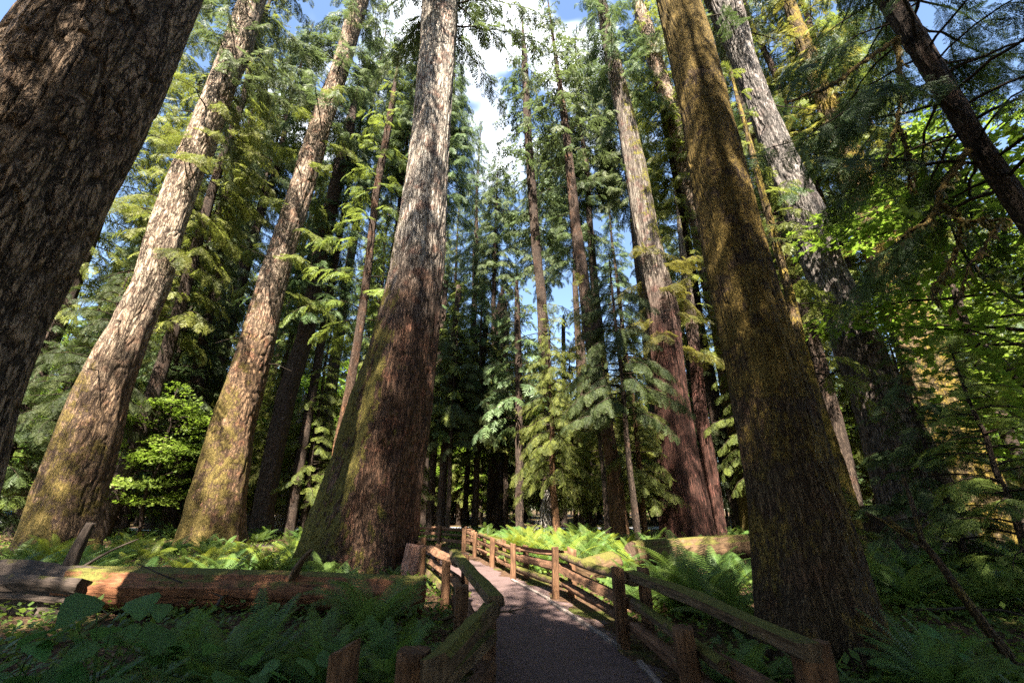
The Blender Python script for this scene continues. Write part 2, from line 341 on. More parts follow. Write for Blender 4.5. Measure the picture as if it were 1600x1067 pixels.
def gz(x, y):
    x = np.atleast_1d(np.asarray(x, float)); y = np.atleast_1d(np.asarray(y, float))
    p = np.stack([x * 0.35, y * 0.35, x * 0], 1); q = np.stack([x * 1.7, y * 1.7, x * 0 + 5], 1)
    m = sstep(1.3, 3.2, path_dist(x, y)) * (1 - sstep(26, 32, y) * (x < -5))
    return m * ((fbm(p, 3, 3) - 0.5) * 0.45 + (fbm(q, 9, 3) - 0.5) * 0.16)
def g1(x, y): return float(gz(x, y)[0])
n = 420
t = np.linspace(-1, 1, n)
gx_ = np.sign(t) * (np.abs(t) * 22 + np.abs(t) ** 4 * 380); gy_ = 9 + np.sign(t) * (np.abs(t) * 24 + np.abs(t) ** 4 * 380)
X, Y = np.meshgrid(gx_, gy_); Z = gz(X.ravel(), Y.ravel())
i = (np.arange(n - 1)[:, None] * n + np.arange(n - 1)[None]).ravel()
gme = mesh_np('forest_ground', np.stack([X.ravel(), Y.ravel(), Z], 1), np.stack([i, i + 1, i + n + 1, i + n], 1), [M['ground']], smooth=True)
link('ground', gme)['kind'] = 'structure'
def strip(name, P, W, zoff, mat, kind='structure', edge=0.0, seed=0):
    T = np.gradient(P, axis=0); T /= np.linalg.norm(T, axis=1)[:, None]; N = np.stack([-T[:, 1], T[:, 0]], 1)
    k = 9; rg = np.random.default_rng(seed); V = []
    eL = edge * (fbm(np.column_stack([P * 1.5, P[:, 0] * 0]), seed) - .5); eR = edge * (fbm(np.column_stack([P * 1.5, P[:, 0] * 0 + 9]), seed) - .5)
    for j in range(k):
        s = -1 + 2 * j / (k - 1); off = W * s + (eL if s < 0 else eR) * abs(s) * 2
        V.append(np.column_stack([P + N * off[:, None], np.full(len(P), zoff + 0.012 * (1 - s * s))]))
    V = np.stack(V, 1).reshape(-1, 3); m_ = len(P)
    i = (np.arange(m_ - 1)[:, None] * k + np.arange(k - 1)[None]).ravel()
    o = link(name, mesh_np(name, V, np.stack([i, i + 1, i + k + 1, i + k], 1), [mat], smooth=True))
    if kind: o['kind'] = kind
    return o
strip('path', PD[:, :2], PD[:, 2], 0.006, M['path'], edge=0.55, seed=4)
RP = dense(np.array([(-90., 36.), (-50, 37), (-25, 37.5), (-8, 39), (10, 40), (40, 42), (90, 46.)]), 60)
strip('road', RP, np.full(60, 2.6), 0.012, M['asphalt'])
T_ = np.gradient(RP, axis=0); T_ /= np.linalg.norm(T_, axis=1)[:, None]
strip('road_edge_line', RP + np.stack([T_[:, 1], -T_[:, 0]], 1) * 2.3, np.full(60, 0.08), 0.034, M['tarmac_line'])

# ------------------------------------------------------------------ foliage templates
def spray_mid(seed, n=16, droop=0.32, wid=0.40, lw=0.042):
    """flat hemlock spray of unit length: a main stem and alternate side twigs, one blade per twig"""
    rg = np.random.default_rng(seed); V = []; T = []
    def blade(p, d, l, w_, tt):
        up = np.array([0, 0, 1.]); sd = np.cross(up, d); sd /= np.linalg.norm(sd) + 1e-9
        sd = sd + up * rg.normal(0, 0.35)
        q = p + d * l * 0.45 + np.array([0, 0, -0.02 * l]); e = p + d * l + np.array([0, 0, -0.22 * l * l / 0.4 * 0.5])
        V.extend([p, q + sd * w_ * .5, e, q - sd * w_ * .5]); T.append(tt)
    for k in range(n):
        x = 0.06 + 0.90 * k / (n - 1); z = -droop * x * x
        l = wid * (math.sin(math.pi * min(1, (x * 0.82 + 0.16))) ** 0.8) * rg.uniform(0.7, 1.15)
        for sgn in (-1, 1):
            a = R(rg.uniform(42, 62)); d = np.array([math.cos(a), sgn * math.sin(a), rg.normal(-0.22, 0.12)]); d /= np.linalg.norm(d)
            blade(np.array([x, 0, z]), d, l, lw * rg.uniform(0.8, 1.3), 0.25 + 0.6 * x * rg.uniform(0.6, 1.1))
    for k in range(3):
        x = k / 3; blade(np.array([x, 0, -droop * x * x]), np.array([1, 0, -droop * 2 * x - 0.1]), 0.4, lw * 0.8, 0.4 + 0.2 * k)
    V = np.array(V); return V, np.arange(len(V)).reshape(-1, 4), np.clip(T, 0, 1)
def spray_near(seed, n=15, droop=0.28, wid=0.42, step=0.030, tl=0.085, tw=0.017):
    """the same spray with every needle-clad twiglet drawn"""
    rg = np.random.default_rng(seed); V = []; T = []
    def blade(p, d, l, w_, tt):
        sd = np.cross([0, 0, 1.], d); sd /= np.linalg.norm(sd) + 1e-9; sd = sd + np.array([0, 0, rg.normal(0, 0.4)])
        q = p + d * l * 0.5; e = p + d * l + np.array([0, 0, -0.1 * l])
        V.extend([p, q + sd * w_ * .5, e, q - sd * w_ * .5]); T.append(tt)
    for k in range(n):
        x = 0.05 + 0.92 * k / (n - 1); z = -droop * x * x
        l = wid * (math.sin(math.pi * min(1, (x * 0.82 + 0.16))) ** 0.8) * rg.uniform(0.65, 1.15)
        for sgn in (-1, 1):
            a = R(rg.uniform(44, 62)); d = np.array([math.cos(a), sgn * math.sin(a), rg.normal(-0.2, 0.1)]); d /= np.linalg.norm(d)
            p0 = np.array([x, 0, z]); m_ = max(3, int(l / step))
            for j in range(m_):
                s = (j + 0.6) / m_ * l; pp = p0 + d * s + np.array([0, 0, -0.35 * s * s])
                l2 = tl * (1 - 0.55 * s / l) * rg.uniform(0.7, 1.2)
                for s2 in (-1, 1):
                    b = R(rg.uniform(38, 60)) * s2
                    d2 = np.array([d[0] * math.cos(b) - d[1] * math.sin(b), d[0] * math.sin(b) + d[1] * math.cos(b), d[2] - 0.15 + rg.normal(0, .12)])
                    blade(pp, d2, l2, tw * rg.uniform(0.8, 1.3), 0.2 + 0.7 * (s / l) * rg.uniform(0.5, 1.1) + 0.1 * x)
            blade(p0 + d * l * .9, d, 0.07, 0.02, 0.9)
            blade(p0, d, l, 0.008, 0.05)
    V = np.array(V); return V, np.arange(len(V)).reshape(-1, 4), np.clip(T, 0, 1)
def spray_leafy(seed, n=16, size=0.16):
    """a twig of broad maple-like leaves held nearly level"""
    rg = np.random.default_rng(seed); V = []; T = []
    for k in range(n):
        x = 0.1 + 0.9 * k / n; y = rg.uniform(-0.30, 0.30) * (1.1 - 0.5 * x); p = np.array([x, y, rg.normal(-0.15 * x * x, 0.06)])
        a = rg.uniform(-1.2, 1.2); d = np.array([math.cos(a), math.sin(a), rg.normal(-0.25, 0.2)]); sd = np.array([-math.sin(a), math.cos(a), rg.normal(0, 0.35)])
        s = size * rg.uniform(0.7, 1.2); tt = rg.uniform(0.1, 1)
        for b in (-0.75, 0, 0.75):
            dd = d * math.cos(b) + sd * math.sin(b); ss = sd * math.cos(b) - d * math.sin(b); l = s * (1 if b == 0 else 0.8)
            V.extend([p, p + dd * l * .5 + ss * l * .22, p + dd * l, p + dd * l * .5 - ss * l * .22]); T.append(tt)
    V = np.array(V); return V, np.arange(len(V)).reshape(-1, 4), np.clip(T, 0, 1)
SPR_MID = [spray_mid(s) for s in range(3)]
SPR_FAR = [spray_mid(20 + s, 7, 0.3, 0.42, 0.11) for s in range(2)]
SPR_NEAR = [spray_near(40 + s) for s in range(3)]
SPR_FINE = [spray_near(80 + s, 11, 0.34, 0.40, 0.062, 0.13, 0.026) for s in range(3)]
SPR_LEAF = [spray_leafy(60 + s) for s in range(3)]
def scatter(acc, tmpl, O, A, S, rg, m=0, roll=0.35, tj=0.25):
    """copies of the spray templates at origins O with axes A and sizes S, merged into acc"""
    O = np.asarray(O); A = np.asarray(A); S = np.asarray(S)
    A = A / (np.linalg.norm(A, axis=1)[:, None] + 1e-9)
    U = np.array([0, 0, 1.])[None] + rg.normal(0, roll, (len(A), 3))
    Y_ = np.cross(U, A); Y_ /= np.linalg.norm(Y_, axis=1)[:, None] + 1e-9; Z_ = np.cross(A, Y_)
    Mx = np.stack([A, Y_, Z_], 2) * S[:, None, None]
    which = rg.integers(0, len(tmpl), len(A))
    for k, (V, Q, T) in enumerate(tmpl):
        s = which == k; c_ = int(s.sum())
        if not c_: continue
        W = np.einsum('mij,vj->mvi', Mx[s], V) + O[s][:, None]
        QQ = Q[None] + (np.arange(c_) * len(V))[:, None, None]
        TT = np.clip(T[None] + rg.normal(0, tj, (c_, 1)), 0, 1)
        acc.add(W.reshape(-1, 3), QQ.reshape(-1, 4), m, TT.ravel())
def crown(name, seed, z0, z1, nl, rad, tmpl, mats, axis=None, spl=0.75, per=10, up=(0.15, 0.35), droop=0.55, spread=(35, 65), wood=0.035, phi=None, start=0.25, hang=0.25, top=True, ragged=0.35, bare=0):
    """a conifer crown: nl drooping limbs between z0 and z1, each carrying sprays; rad(t) gives the limb length at t = 0 (bottom) .. 1 (top)"""
    rg = np.random.default_rng(seed); acc = Acc(); O = []; A = []; S = []
    ax = axis or (lambda z: (0.0, 0.0))
    for k in range(nl):
        t = (k + rg.uniform(0, 1)) / nl; z = z0 + (z1 - z0) * t
        ph = (k * 2.39996 + rg.normal(0, 0.5)) if phi is None else rg.uniform(*phi)
        Lr = rad(t) * rg.uniform(1 - ragged, 1 + ragged * 0.6)
        if Lr < 0.15: continue
        a_ = rg.uniform(*up); b_ = droop * rg.uniform(0.7, 1.3)
        cx, cy = ax(z); m_ = max(6, int(Lr / 0.35)); s = np.linspace(0, 1, m_)
        bend = rg.normal(0, 0.18)
        P = np.stack([cx + Lr * s * np.cos(ph + bend * s), cy + Lr * s * np.sin(ph + bend * s), z + Lr * (a_ * s - b_ * s * s)], 1)
        if len(P) > 3: P[1:-1] += rg.normal(0, 0.025 * Lr / 3, (m_ - 2, 3))
        acc.tube(P, np.linspace(wood * (0.5 + Lr / 5), 0.006, m_), 4, 1)
        c_ = max(3, int(per * Lr / 2.5))
        tt = np.clip(start + (1 - start) * (np.arange(c_) + rg.uniform(0, 1, c_)) / c_, 0, 1)
        f = tt * (m_ - 1); i0 = np.minimum(f.astype(int), m_ - 2); fr = (f - i0)[:, None]
        pp = P[i0] * (1 - fr) + P[i0 + 1] * fr; tan = P[i0 + 1] - P[i0]; tan /= np.linalg.norm(tan, axis=1)[:, None]
        sg = np.where(np.arange(c_) % 2, 1, -1) * np.radians(rg.uniform(*spread, c_)); sg = sg * np.where(tt > 0.93, 0.15, 1)
        d = np.stack([tan[:, 0] * np.cos(sg) - tan[:, 1] * np.sin(sg), tan[:, 0] * np.sin(sg) + tan[:, 1] * np.cos(sg), tan[:, 2] - hang * rg.uniform(0.3, 1.4, c_)], 1)
        O.append(pp); A.append(d); S.append(spl * rg.uniform(0.65, 1.25, c_) * (1.05 - 0.45 * tt) * min(1.15, 0.55 + Lr / 4))
    for k in range(bare):
        z = rg.uniform(z0 - 6, z1); ph = rg.uniform(0, 6.28); cx, cy = ax(z); l = rg.uniform(1.1, 2.6); q = np.linspace(0, 1, 6)
        P = np.stack([cx + l * q * math.cos(ph), cy + l * q * math.sin(ph), z + l * (rg.uniform(-.5, .25) * q - 0.2 * q * q)], 1); P[1:] += rg.normal(0, 0.03, (5, 3))
        acc.tube(P, np.linspace(rg.uniform(.03, .06), 0.01, 6), 5, 1)
    if top:
        cx, cy = ax(z1); O.append(np.array([[cx, cy, z1 - 0.3]] * 5)); A.append(np.column_stack([rg.normal(0, .4, (5, 2)), np.full(5, 0.8)])); S.append(np.full(5, 0.6))
    scatter(acc, tmpl, np.vstack(O), np.vstack(A), np.concatenate(S), rg)
    return acc.mesh(name, mats)

# ------------------------------------------------------------------ trunks
def trunk_mesh(name, zs, xs, ys, rs, seg, zlist, mat, seed=0, furrow=0.03, fsc=(6, 0.8), lobes=0.0, nl=6, zl=1.2, cw=0.24):
    """round trunk through the given centres and radii, with flutes at the foot and real furrows in the bark"""
    zc = np.asarray(zlist); n = len(zc)
    def sm(a):
        v = np.interp(zc, zs, a)
        k = max(1, n // 40)
        if k > 1:
            ker = np.hanning(2 * k + 1); ker /= ker.sum(); v2 = np.convolve(np.pad(v, k, mode='reflect', reflect_type='odd'), ker, 'valid'); return v2
        return v
    x = sm(xs); y = sm(ys); r = np.maximum(sm(rs), 0.02)
    a = np.arange(seg) / seg * 2 * math.pi
    Zg, Ag = np.meshgrid(zc, a, indexing='ij'); rg_ = np.repeat(r[:, None], seg, 1)
    lob = lobes * np.exp(-np.maximum(Zg, 0) / zl) * (np.cos(nl * Ag + seed) * 0.6 + np.cos((nl - 2) * Ag + seed * 2.1) * 0.5)
    flute = 0.035 * np.cos(4 * Ag + seed + Zg * 0.15) + 0.025 * np.cos(7 * Ag + 1.7 * seed - Zg * 0.1)
    rr = rg_ * (1 + lob + flute)
    P = np.stack([np.cos(Ag) * rg_, np.sin(Ag) * rg_, Zg], -1).reshape(-1, 3)
    q = P * np.array([fsc[0], fsc[0], fsc[1]]); q = q + (np.stack([fbm(q * 0.6, seed + 31, 2), fbm(q * 0.6 + 7, seed + 32, 2), q[:, 0] * 0], 1) - 0.5) * 1.4
    rid = np.minimum(np.abs(2 * vn(q, seed + 5) - 1), np.abs(2 * vn(q * 1.0 + 13.7, seed + 8) - 1) * 1.1)
    fur = 1 - sstep(0.0, cw, rid)
    big = fbm(P * np.array([1.9, 1.9, 0.42]), seed + 77, 5) - 0.5
    rr = rr.ravel() + furrow * (0.5 - fur * 1.3) + big * 0.20 * rg_.ravel() + (fbm(P * np.array([9, 9, 4.]), seed + 3, 3) - .5) * furrow * 0.8
    V = np.stack([np.repeat(x, seg) + np.cos(Ag.ravel()) * rr, np.repeat(y, seg) + np.sin(Ag.ravel()) * rr, Zg.ravel()], 1)
    i = (np.arange(n - 1)[:, None] * seg + np.arange(seg)[None]).ravel(); j = (np.arange(n - 1)[:, None] * seg + (np.arange(seg) + 1)[None] % seg).ravel()
    return mesh_np(name, V, np.stack([i, j, j + seg, i + seg], 1), [mat], attrs={'furrow': ('POINT', fur * 0.62)}, smooth=True)

def px_axis(F, samples, ztop, rtop, base=None):
    """heights, centres and radii of a trunk standing at forward distance F from (row, left edge, right edge) samples"""
    S = sorted(samples, key=lambda s: -s[0]); zs, xs, rs = [], [], []
    for py, xl, xr in S:
        z = hz(py, F); d = dep(F, z); xc = (xl + xr) / 2; X = (xc - 800) / FPX * d; az = math.atan2(X, F)
        zs.append(z); xs.append(X); rs.append((xr - xl) / 2 / FPX * d * math.cos(az))
    if zs[0] > -0.3:
        rb = base if base else rs[0] * 1.12
        dx = (xs[1] - xs[0]) / (zs[1] - zs[0]) if len(zs) > 1 else 0
        xs.insert(0, xs[0] + np.clip(dx, -.2, .2) * (-0.4 - zs[0])); zs.insert(0, -0.4); rs.insert(0, rb)
    m_ = max(1, len(zs) // 2); sl = (xs[-1] - xs[-1 - m_]) / (zs[-1] - zs[-1 - m_])
    sl = float(np.clip(sl, -0.06, 0.06))
    if ztop > zs[-1]:
        xs.append(xs[-1] + sl * (ztop - zs[-1])); rs.append(rtop); zs.append(ztop)
    return np.array(zs), np.array(xs), np.array(rs)
def hero_tree(name, label, cat, F, samples, mat, ztop, rtop=0.12, dz=0.06, seg=150, zfine=28, furrow=0.03, fsc=(6, 0.8), lobes=0.10, nl=6, seed=0, base=None, crowns=(), zl=1.2, lean_y=0.0, cw=0.24):
    zs, xs, rs = px_axis(F, samples, ztop, rtop, base)
    bx = float(np.interp(0, zs, xs)); g = g1(bx, F)
    root = thing(name, label, cat, (bx, F, 0))
    zl_ = np.concatenate([np.arange(-0.4, min(zfine, ztop), dz), np.arange(min(zfine, ztop), ztop, 0.6), [ztop]])
    me = trunk_mesh(name + '_trunk', zs, xs - bx, zs * lean_y, rs, seg, zl_, mat, seed, furrow, fsc, lobes, nl, zl, cw)
    link('trunk', me, root)
    ax = lambda z: (float(np.interp(z, zs, xs)) - bx, z * lean_y)
    if crowns:
        parts = []
        for k, c_ in enumerate(crowns):
            c_ = dict(c_); cn = c_.pop('name', 'crown')
            me = crown(name + '_' + cn, seed * 10 + k, axis=ax, **c_); link(cn, me, root)
    return root, ax
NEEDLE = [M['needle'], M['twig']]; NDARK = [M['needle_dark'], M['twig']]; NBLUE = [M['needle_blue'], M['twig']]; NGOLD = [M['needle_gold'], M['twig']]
cone = lambda r0, p=0.8: (lambda t: r0 * max(0.03, 1 - t) ** p)
def dome(r0): return lambda t: r0 * (0.55 + 0.45 * math.sin(math.pi * min(1, t * 0.9 + 0.15))) * (1 if t < .8 else (1.02 - t) / .22)

# the near and middle giants --------------------------------------------------
hero_tree('fir_tree', 'huge dark furrowed fir trunk rising close by above the dark mossy stump', 'tree', 4.0,
    [(0, 66, 332), (79, 0, 303), (166, -55, 262), (262, -110, 214), (394, -180, 149), (489, -235, 100), (610, -300, 55), (718, -365, 28), (776, -405, 14), (860, -470, -12)],
    M['bark_fir_dark'], 44, 0.2, dz=0.016, seg=330, zfine=9.5, furrow=0.026, fsc=(8.0, 1.35), cw=0.15, lobes=0.05, seed=3,
    crowns=[dict(z0=30, z1=44, nl=40, rad=cone(3.4), tmpl=SPR_FAR, mats=NDARK, per=9, spl=1.1)])
hero_tree('spruce_tree', 'pale grey spruce beside the dark fir, its wide mossy foot flaring in the sun', 'tree', 17.0,
    [(0, 372, 418), (74, 345, 396), (127, 324, 372), (210, 290, 346), (280, 258, 315), (376, 223, 287), (447, 203, 270), (523, 160, 239), (613, 112, 208), (717, 69, 185), (779, 45, 168), (837, 24, 158), (872, 14, 158)],
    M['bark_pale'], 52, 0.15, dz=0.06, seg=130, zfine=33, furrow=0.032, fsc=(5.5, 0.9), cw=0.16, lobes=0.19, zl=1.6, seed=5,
    crowns=[dict(z0=23, z1=52, nl=80, rad=cone(4.5), tmpl=SPR_MID, mats=NBLUE, per=17, spl=0.95, hang=0.5),
            dict(name='branch', z0=12, z1=24, nl=13, rad=lambda t: 2.9, bare=16, tmpl=SPR_FINE, mats=NEEDLE, per=15, spl=0.9, top=False)])
hero_tree('spruce_tree', 'brown mossy spruce with a narrow foot among ferns, second trunk left of the path', 'tree', 22.0,
    [(22, 542, 571), (100, 520, 549), (175, 490, 524), (284, 456, 494), (385, 422, 464), (454, 399, 447), (523, 378, 434), (593, 354, 416), (662, 328, 399), (727, 310, 391), (782, 292, 384), (820, 284, 382), (845, 278, 382)],
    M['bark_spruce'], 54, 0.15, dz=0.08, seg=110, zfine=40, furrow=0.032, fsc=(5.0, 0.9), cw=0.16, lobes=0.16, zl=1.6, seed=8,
    crowns=[dict(z0=26, z1=54, nl=90, rad=cone(4.6), tmpl=SPR_MID, mats=NBLUE, per=16, spl=0.95, hang=0.5),
            dict(name='branch', z0=13, z1=30, nl=20, rad=lambda t: 3.0, bare=14, tmpl=SPR_FINE, mats=NEEDLE, per=15, spl=0.9, top=False)])
hero_tree('fir_tree', 'giant fir at the bend of the path, sunlit pale above and mossy reddish below', 'tree', 13.2,
    [(0, 659, 717), (66, 656, 713), (144, 650, 707), (197, 644, 703), (262, 637, 700), (332, 626, 697), (394, 615, 694), (437, 607, 690), (506, 589, 686), (572, 572, 678), (627, 549, 672), (718, 525, 661), (769, 504, 655), (824, 483, 649), (865, 468, 645), (892, 455, 644)],
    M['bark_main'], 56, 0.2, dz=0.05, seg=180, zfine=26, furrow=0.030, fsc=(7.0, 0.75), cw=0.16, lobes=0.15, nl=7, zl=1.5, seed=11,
    crowns=[dict(z0=22.5, z1=56, nl=100, rad=cone(5.6), tmpl=SPR_MID, mats=NBLUE, per=17, spl=0.95, hang=0.5)])
hero_tree('hemlock_tree', 'thick brown moss-clad trunk standing beside the mossy fence rail', 'tree', 5.6,
    [(0, 1023, 1092), (79, 1042, 1116), (186, 1064, 1142), (297, 1081, 1171), (394, 1097, 1197), (464, 1112, 1217), (575, 1133, 1253), (697, 1152, 1292), (793, 1168, 1318), (903, 1175, 1356), (977, 1178, 1384), (1051, 1178, 1400)],
    M['bark_mossy'], 40, 0.15, dz=0.022, seg=230, zfine=12.5, furrow=0.009, fsc=(15.0, 2.2), lobes=0.10, seed=14,
    crowns=[dict(z0=22, z1=40, nl=50, rad=cone(3.4), tmpl=SPR_FAR, mats=NDARK, per=9, spl=1.1)])
hero_tree('fir_tree', 'straight grey furrowed trunk standing behind the brown mossy trunk on its far right side', 'tree', 14.5,
    [(6, 1103, 1160), (90, 1140, 1182), (170, 1168, 1211), (267, 1199, 1258), (346, 1226, 1300), (412, 1250, 1320), (489, 1282, 1358), (565, 1308, 1393), (645, 1334, 1430), (697, 1346, 1462), (790, 1368, 1500), (850, 1375, 1525)],
    M['bark_grey'], 50, 0.15, dz=0.06, seg=130, zfine=28, furrow=0.036, fsc=(6.0, 0.7), cw=0.18, lobes=0.12, seed=17,
    crowns=[dict(z0=25, z1=50, nl=80, rad=cone(4.4), tmpl=SPR_MID, mats=NBLUE, per=16, spl=0.95, hang=0.5),
            dict(name='branch', z0=10, z1=26, nl=9, rad=lambda t: 2.6, bare=14, tmpl=SPR_FINE, mats=NDARK, per=14, spl=0.85, top=False)])
hero_tree('cedar_tree', 'reddish stringy-barked cedar with a dark foot behind the mossy log', 'tree', 21.5,
    [(53, 939, 959), (118, 950, 976), (192, 964, 994), (262, 974, 1011), (366, 990, 1030), (489, 1011, 1061), (593, 1019, 1071), (700, 1026, 1087), (780, 1029, 1104), (829, 1030, 1116), (850, 1030, 1122)],
    M['bark_cedar'], 46, 0.15, dz=0.08, seg=110, zfine=40, furrow=0.03, fsc=(7, 0.25), cw=0.2, lobes=0.18, zl=1.6, nl=8, seed=20,
    crowns=[dict(z0=29, z1=46, nl=60, rad=cone(4.4), tmpl=SPR_MID, mats=NBLUE, per=18, spl=0.95, hang=0.5),
            dict(name='branch', z0=9, z1=16, nl=14, rad=lambda t: 3.0, bare=8, tmpl=SPR_FINE, mats=NGOLD, per=15, spl=0.9, top=False)])
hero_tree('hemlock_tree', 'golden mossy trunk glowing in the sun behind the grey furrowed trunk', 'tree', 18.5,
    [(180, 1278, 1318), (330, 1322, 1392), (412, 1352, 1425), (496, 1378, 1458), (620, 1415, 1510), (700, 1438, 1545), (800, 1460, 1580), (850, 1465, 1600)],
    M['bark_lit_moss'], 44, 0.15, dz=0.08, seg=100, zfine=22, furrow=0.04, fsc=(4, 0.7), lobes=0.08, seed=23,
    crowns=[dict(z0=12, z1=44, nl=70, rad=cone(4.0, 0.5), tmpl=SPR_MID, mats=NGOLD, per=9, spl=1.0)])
hero_tree('hemlock_tree', 'slim mossy leaning trunk showing along the far edge of the brown mossy trunk', 'tree', 12.5,
    [(454, 1224, 1240), (523, 1236, 1256), (593, 1252, 1276), (662, 1268, 1298), (720, 1285, 1320), (780, 1300, 1340), (850, 1312, 1356)],
    M['bark_lit_moss'], 19, 0.06, dz=0.08, seg=60, zfine=12, furrow=0.02, fsc=(6, 1), lobes=0.1, seed=26,
    crowns=[dict(z0=5, z1=19, nl=30, rad=cone(2.2, .6), tmpl=SPR_MID, mats=NEEDLE, per=12, spl=0.8)])
hero_tree('hemlock_tree', 'thin patchy trunk just behind the brown mossy trunk near the picture top', 'tree', 24.0,
    [(26, 992, 1014), (100, 1012, 1038), (160, 1032, 1058), (230, 1050, 1080), (500, 1108, 1150), (840, 1160, 1215)],
    M['bark_spruce'], 48, 0.12, dz=0.1, seg=70, zfine=42, furrow=0.03, fsc=(5, 0.8), lobes=0.08, seed=28,
    crowns=[dict(z0=22, z1=48, nl=70, rad=cone(4.0), tmpl=SPR_FAR, mats=NEEDLE, per=11, spl=1.0)])

# slimmer trunks standing alone ---------------------------------------------
def slim(name, label, F, pts, mat, ztop, mats, c=None, seed=0, rtop=0.03, branch=None, tm=None, **kw):
    S = [(py, px - w_ / 2, px + w_ / 2) for py, px, w_ in pts]
    cr = [c] if isinstance(c, dict) else (c or [])
    return hero_tree(name, label, 'tree', F, S, mat, ztop, rtop, dz=0.12, seg=44, zfine=ztop, furrow=kw.pop('furrow', 0.018), fsc=(8, 1.2), lobes=0.12, seed=seed, crowns=cr, **kw)
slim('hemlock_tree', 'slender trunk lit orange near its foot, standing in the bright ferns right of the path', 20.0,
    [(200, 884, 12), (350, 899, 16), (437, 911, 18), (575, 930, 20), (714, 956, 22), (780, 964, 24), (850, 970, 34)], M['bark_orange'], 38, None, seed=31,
    c=[dict(z0=22, z1=38, nl=46, rad=cone(3.2, .6), tmpl=SPR_FAR, mats=NBLUE, per=12, spl=0.9), dict(name='branch', z0=10, z1=22, nl=16, rad=lambda t: 2.2, tmpl=SPR_MID, mats=NBLUE, per=9, spl=0.8, top=False)])
slim('fir_tree', 'tall thin fir with an airy crown against the sky, above the heap of dead branches', 25.0,
    [(100, 820, 10), (227, 826, 12), (394, 838, 14), (461, 846, 15), (652, 853, 18), (780, 855, 20), (835, 856, 26)], M['bark_small'], 44, None, seed=34,
    c=[dict(z0=20, z1=44, nl=80, rad=cone(3.6, .5), tmpl=SPR_FAR, mats=NBLUE, per=11, spl=0.9), dict(name='branch', z0=4, z1=14, nl=22, rad=lambda t: 2.4, tmpl=SPR_MID, mats=NEEDLE, per=11, spl=0.85, top=False)])
slim('hemlock_tree', 'thin mossy yellowish trunk just left of the giant fir at the bend', 19.0,
    [(192, 608, 11), (306, 587, 12), (419, 575, 13), (523, 561, 14), (638, 541, 15), (683, 531, 16), (760, 520, 17), (845, 508, 20)], M['bark_orange'], 30, None, seed=37,
    c=[dict(z0=9, z1=30, nl=50, rad=cone(2.8, .5), tmpl=SPR_MID, mats=NEEDLE, per=11, spl=0.85)])
slim('fir_tree', 'dark straight trunk rising just behind the second mossy spruce', 26.0,
    [(200, 545, 20), (400, 500, 24), (530, 476, 27), (613, 449, 30), (697, 430, 32), (796, 412, 34), (835, 408, 40)], M['bark_small'], 36, None, seed=40,
    c=[dict(z0=13, z1=36, nl=70, rad=cone(3.8, .6), tmpl=SPR_MID, mats=NDARK, per=11, spl=0.95)])
slim('dead_tree', 'bleached pale dead trunk leaning in sunlight behind the second mossy spruce', 31.0,
    [(640, 472, 12), (720, 457, 15), (780, 445, 16), (830, 434, 17)], M['dead_wood'], 9.5, None, seed=43, rtop=0.12)
slim('hemlock_tree', 'dark leaning trunk between the pale spruce and the second mossy spruce', 27.0,
    [(400, 345, 14), (560, 312, 18), (672, 294, 20), (717, 286, 22), (748, 277, 24), (830, 262, 28)], M['bark_small'], 26, None, seed=46,
    c=[dict(z0=6, z1=26, nl=60, rad=cone(3.4, .6), tmpl=SPR_MID, mats=NDARK, per=12, spl=0.95)])
for k, (lb, F, pts) in enumerate([
    ('dark thin trunk nearest the giant fir, at the far end of the path', 27, [(400, 700, 7), (560, 687, 9), (700, 678, 10), (815, 672, 12)]),
    ('brown thin trunk second from the giant fir at the path end', 26, [(400, 722, 8), (560, 706, 10), (700, 695, 12), (815, 688, 14)]),
    ('straight thin black trunk above the path end, between two slim brown ones', 30, [(400, 752, 6), (560, 741, 7), (700, 732, 8), (815, 726, 9)]),
    ('slim brown trunk directly above the far bend of the path', 29, [(400, 768, 7), (560, 755, 8), (700, 746, 9), (815, 742, 11)]),
    ('stout dark trunk among the far trees, widest above the path end', 33, [(480, 784, 17), (560, 780, 19), (700, 774, 20), (815, 771, 23)]),
    ('grey trunk standing close behind the stout dark far trunk', 34.5, [(400, 796, 9), (560, 789, 10), (700, 786, 11), (815, 785, 12)]),
    ('thin dark trunk rising from the left end of the bright ferns', 24, [(480, 808, 9), (560, 810, 10), (700, 811, 11), (825, 812, 13)]),
    ('faint thin trunk far back between the slender orange trunk and the branch heap', 44, [(500, 880, 6), (700, 882, 7), (815, 882, 8)]),
    ('far slim trunk in the haze of leaves, next to the slender orange trunk', 44, [(500, 900, 6), (700, 908, 7), (815, 909, 8)]),
    ('short dark far trunk just before the slender orange trunk', 31, [(560, 912, 8), (700, 918, 9), (820, 920, 11)])]):
    ztop = [17, 16, 14, 15, 20, 18, 16, 22, 24, 16][k]
    slim('slim_tree', lb, F, pts, M['bark_small'], ztop, None, seed=50 + k,
        c=[dict(z0=ztop * 0.36, z1=ztop, nl=46, rad=cone(2.7, .6), tmpl=SPR_FAR, mats=[NDARK, NEEDLE, NDARK, NEEDLE, NDARK, NBLUE, NBLUE, NEEDLE, NGOLD, NGOLD][k], per=12, spl=0.95)])
slim('dead_tree', 'short bleached snag in sunlight between the cedar foot and the brown mossy trunk', 27.0,
    [(690, 1142, 9), (760, 1145, 11), (825, 1147, 15)], M['dead_wood'], 6.0, None, seed=63, rtop=0.1)
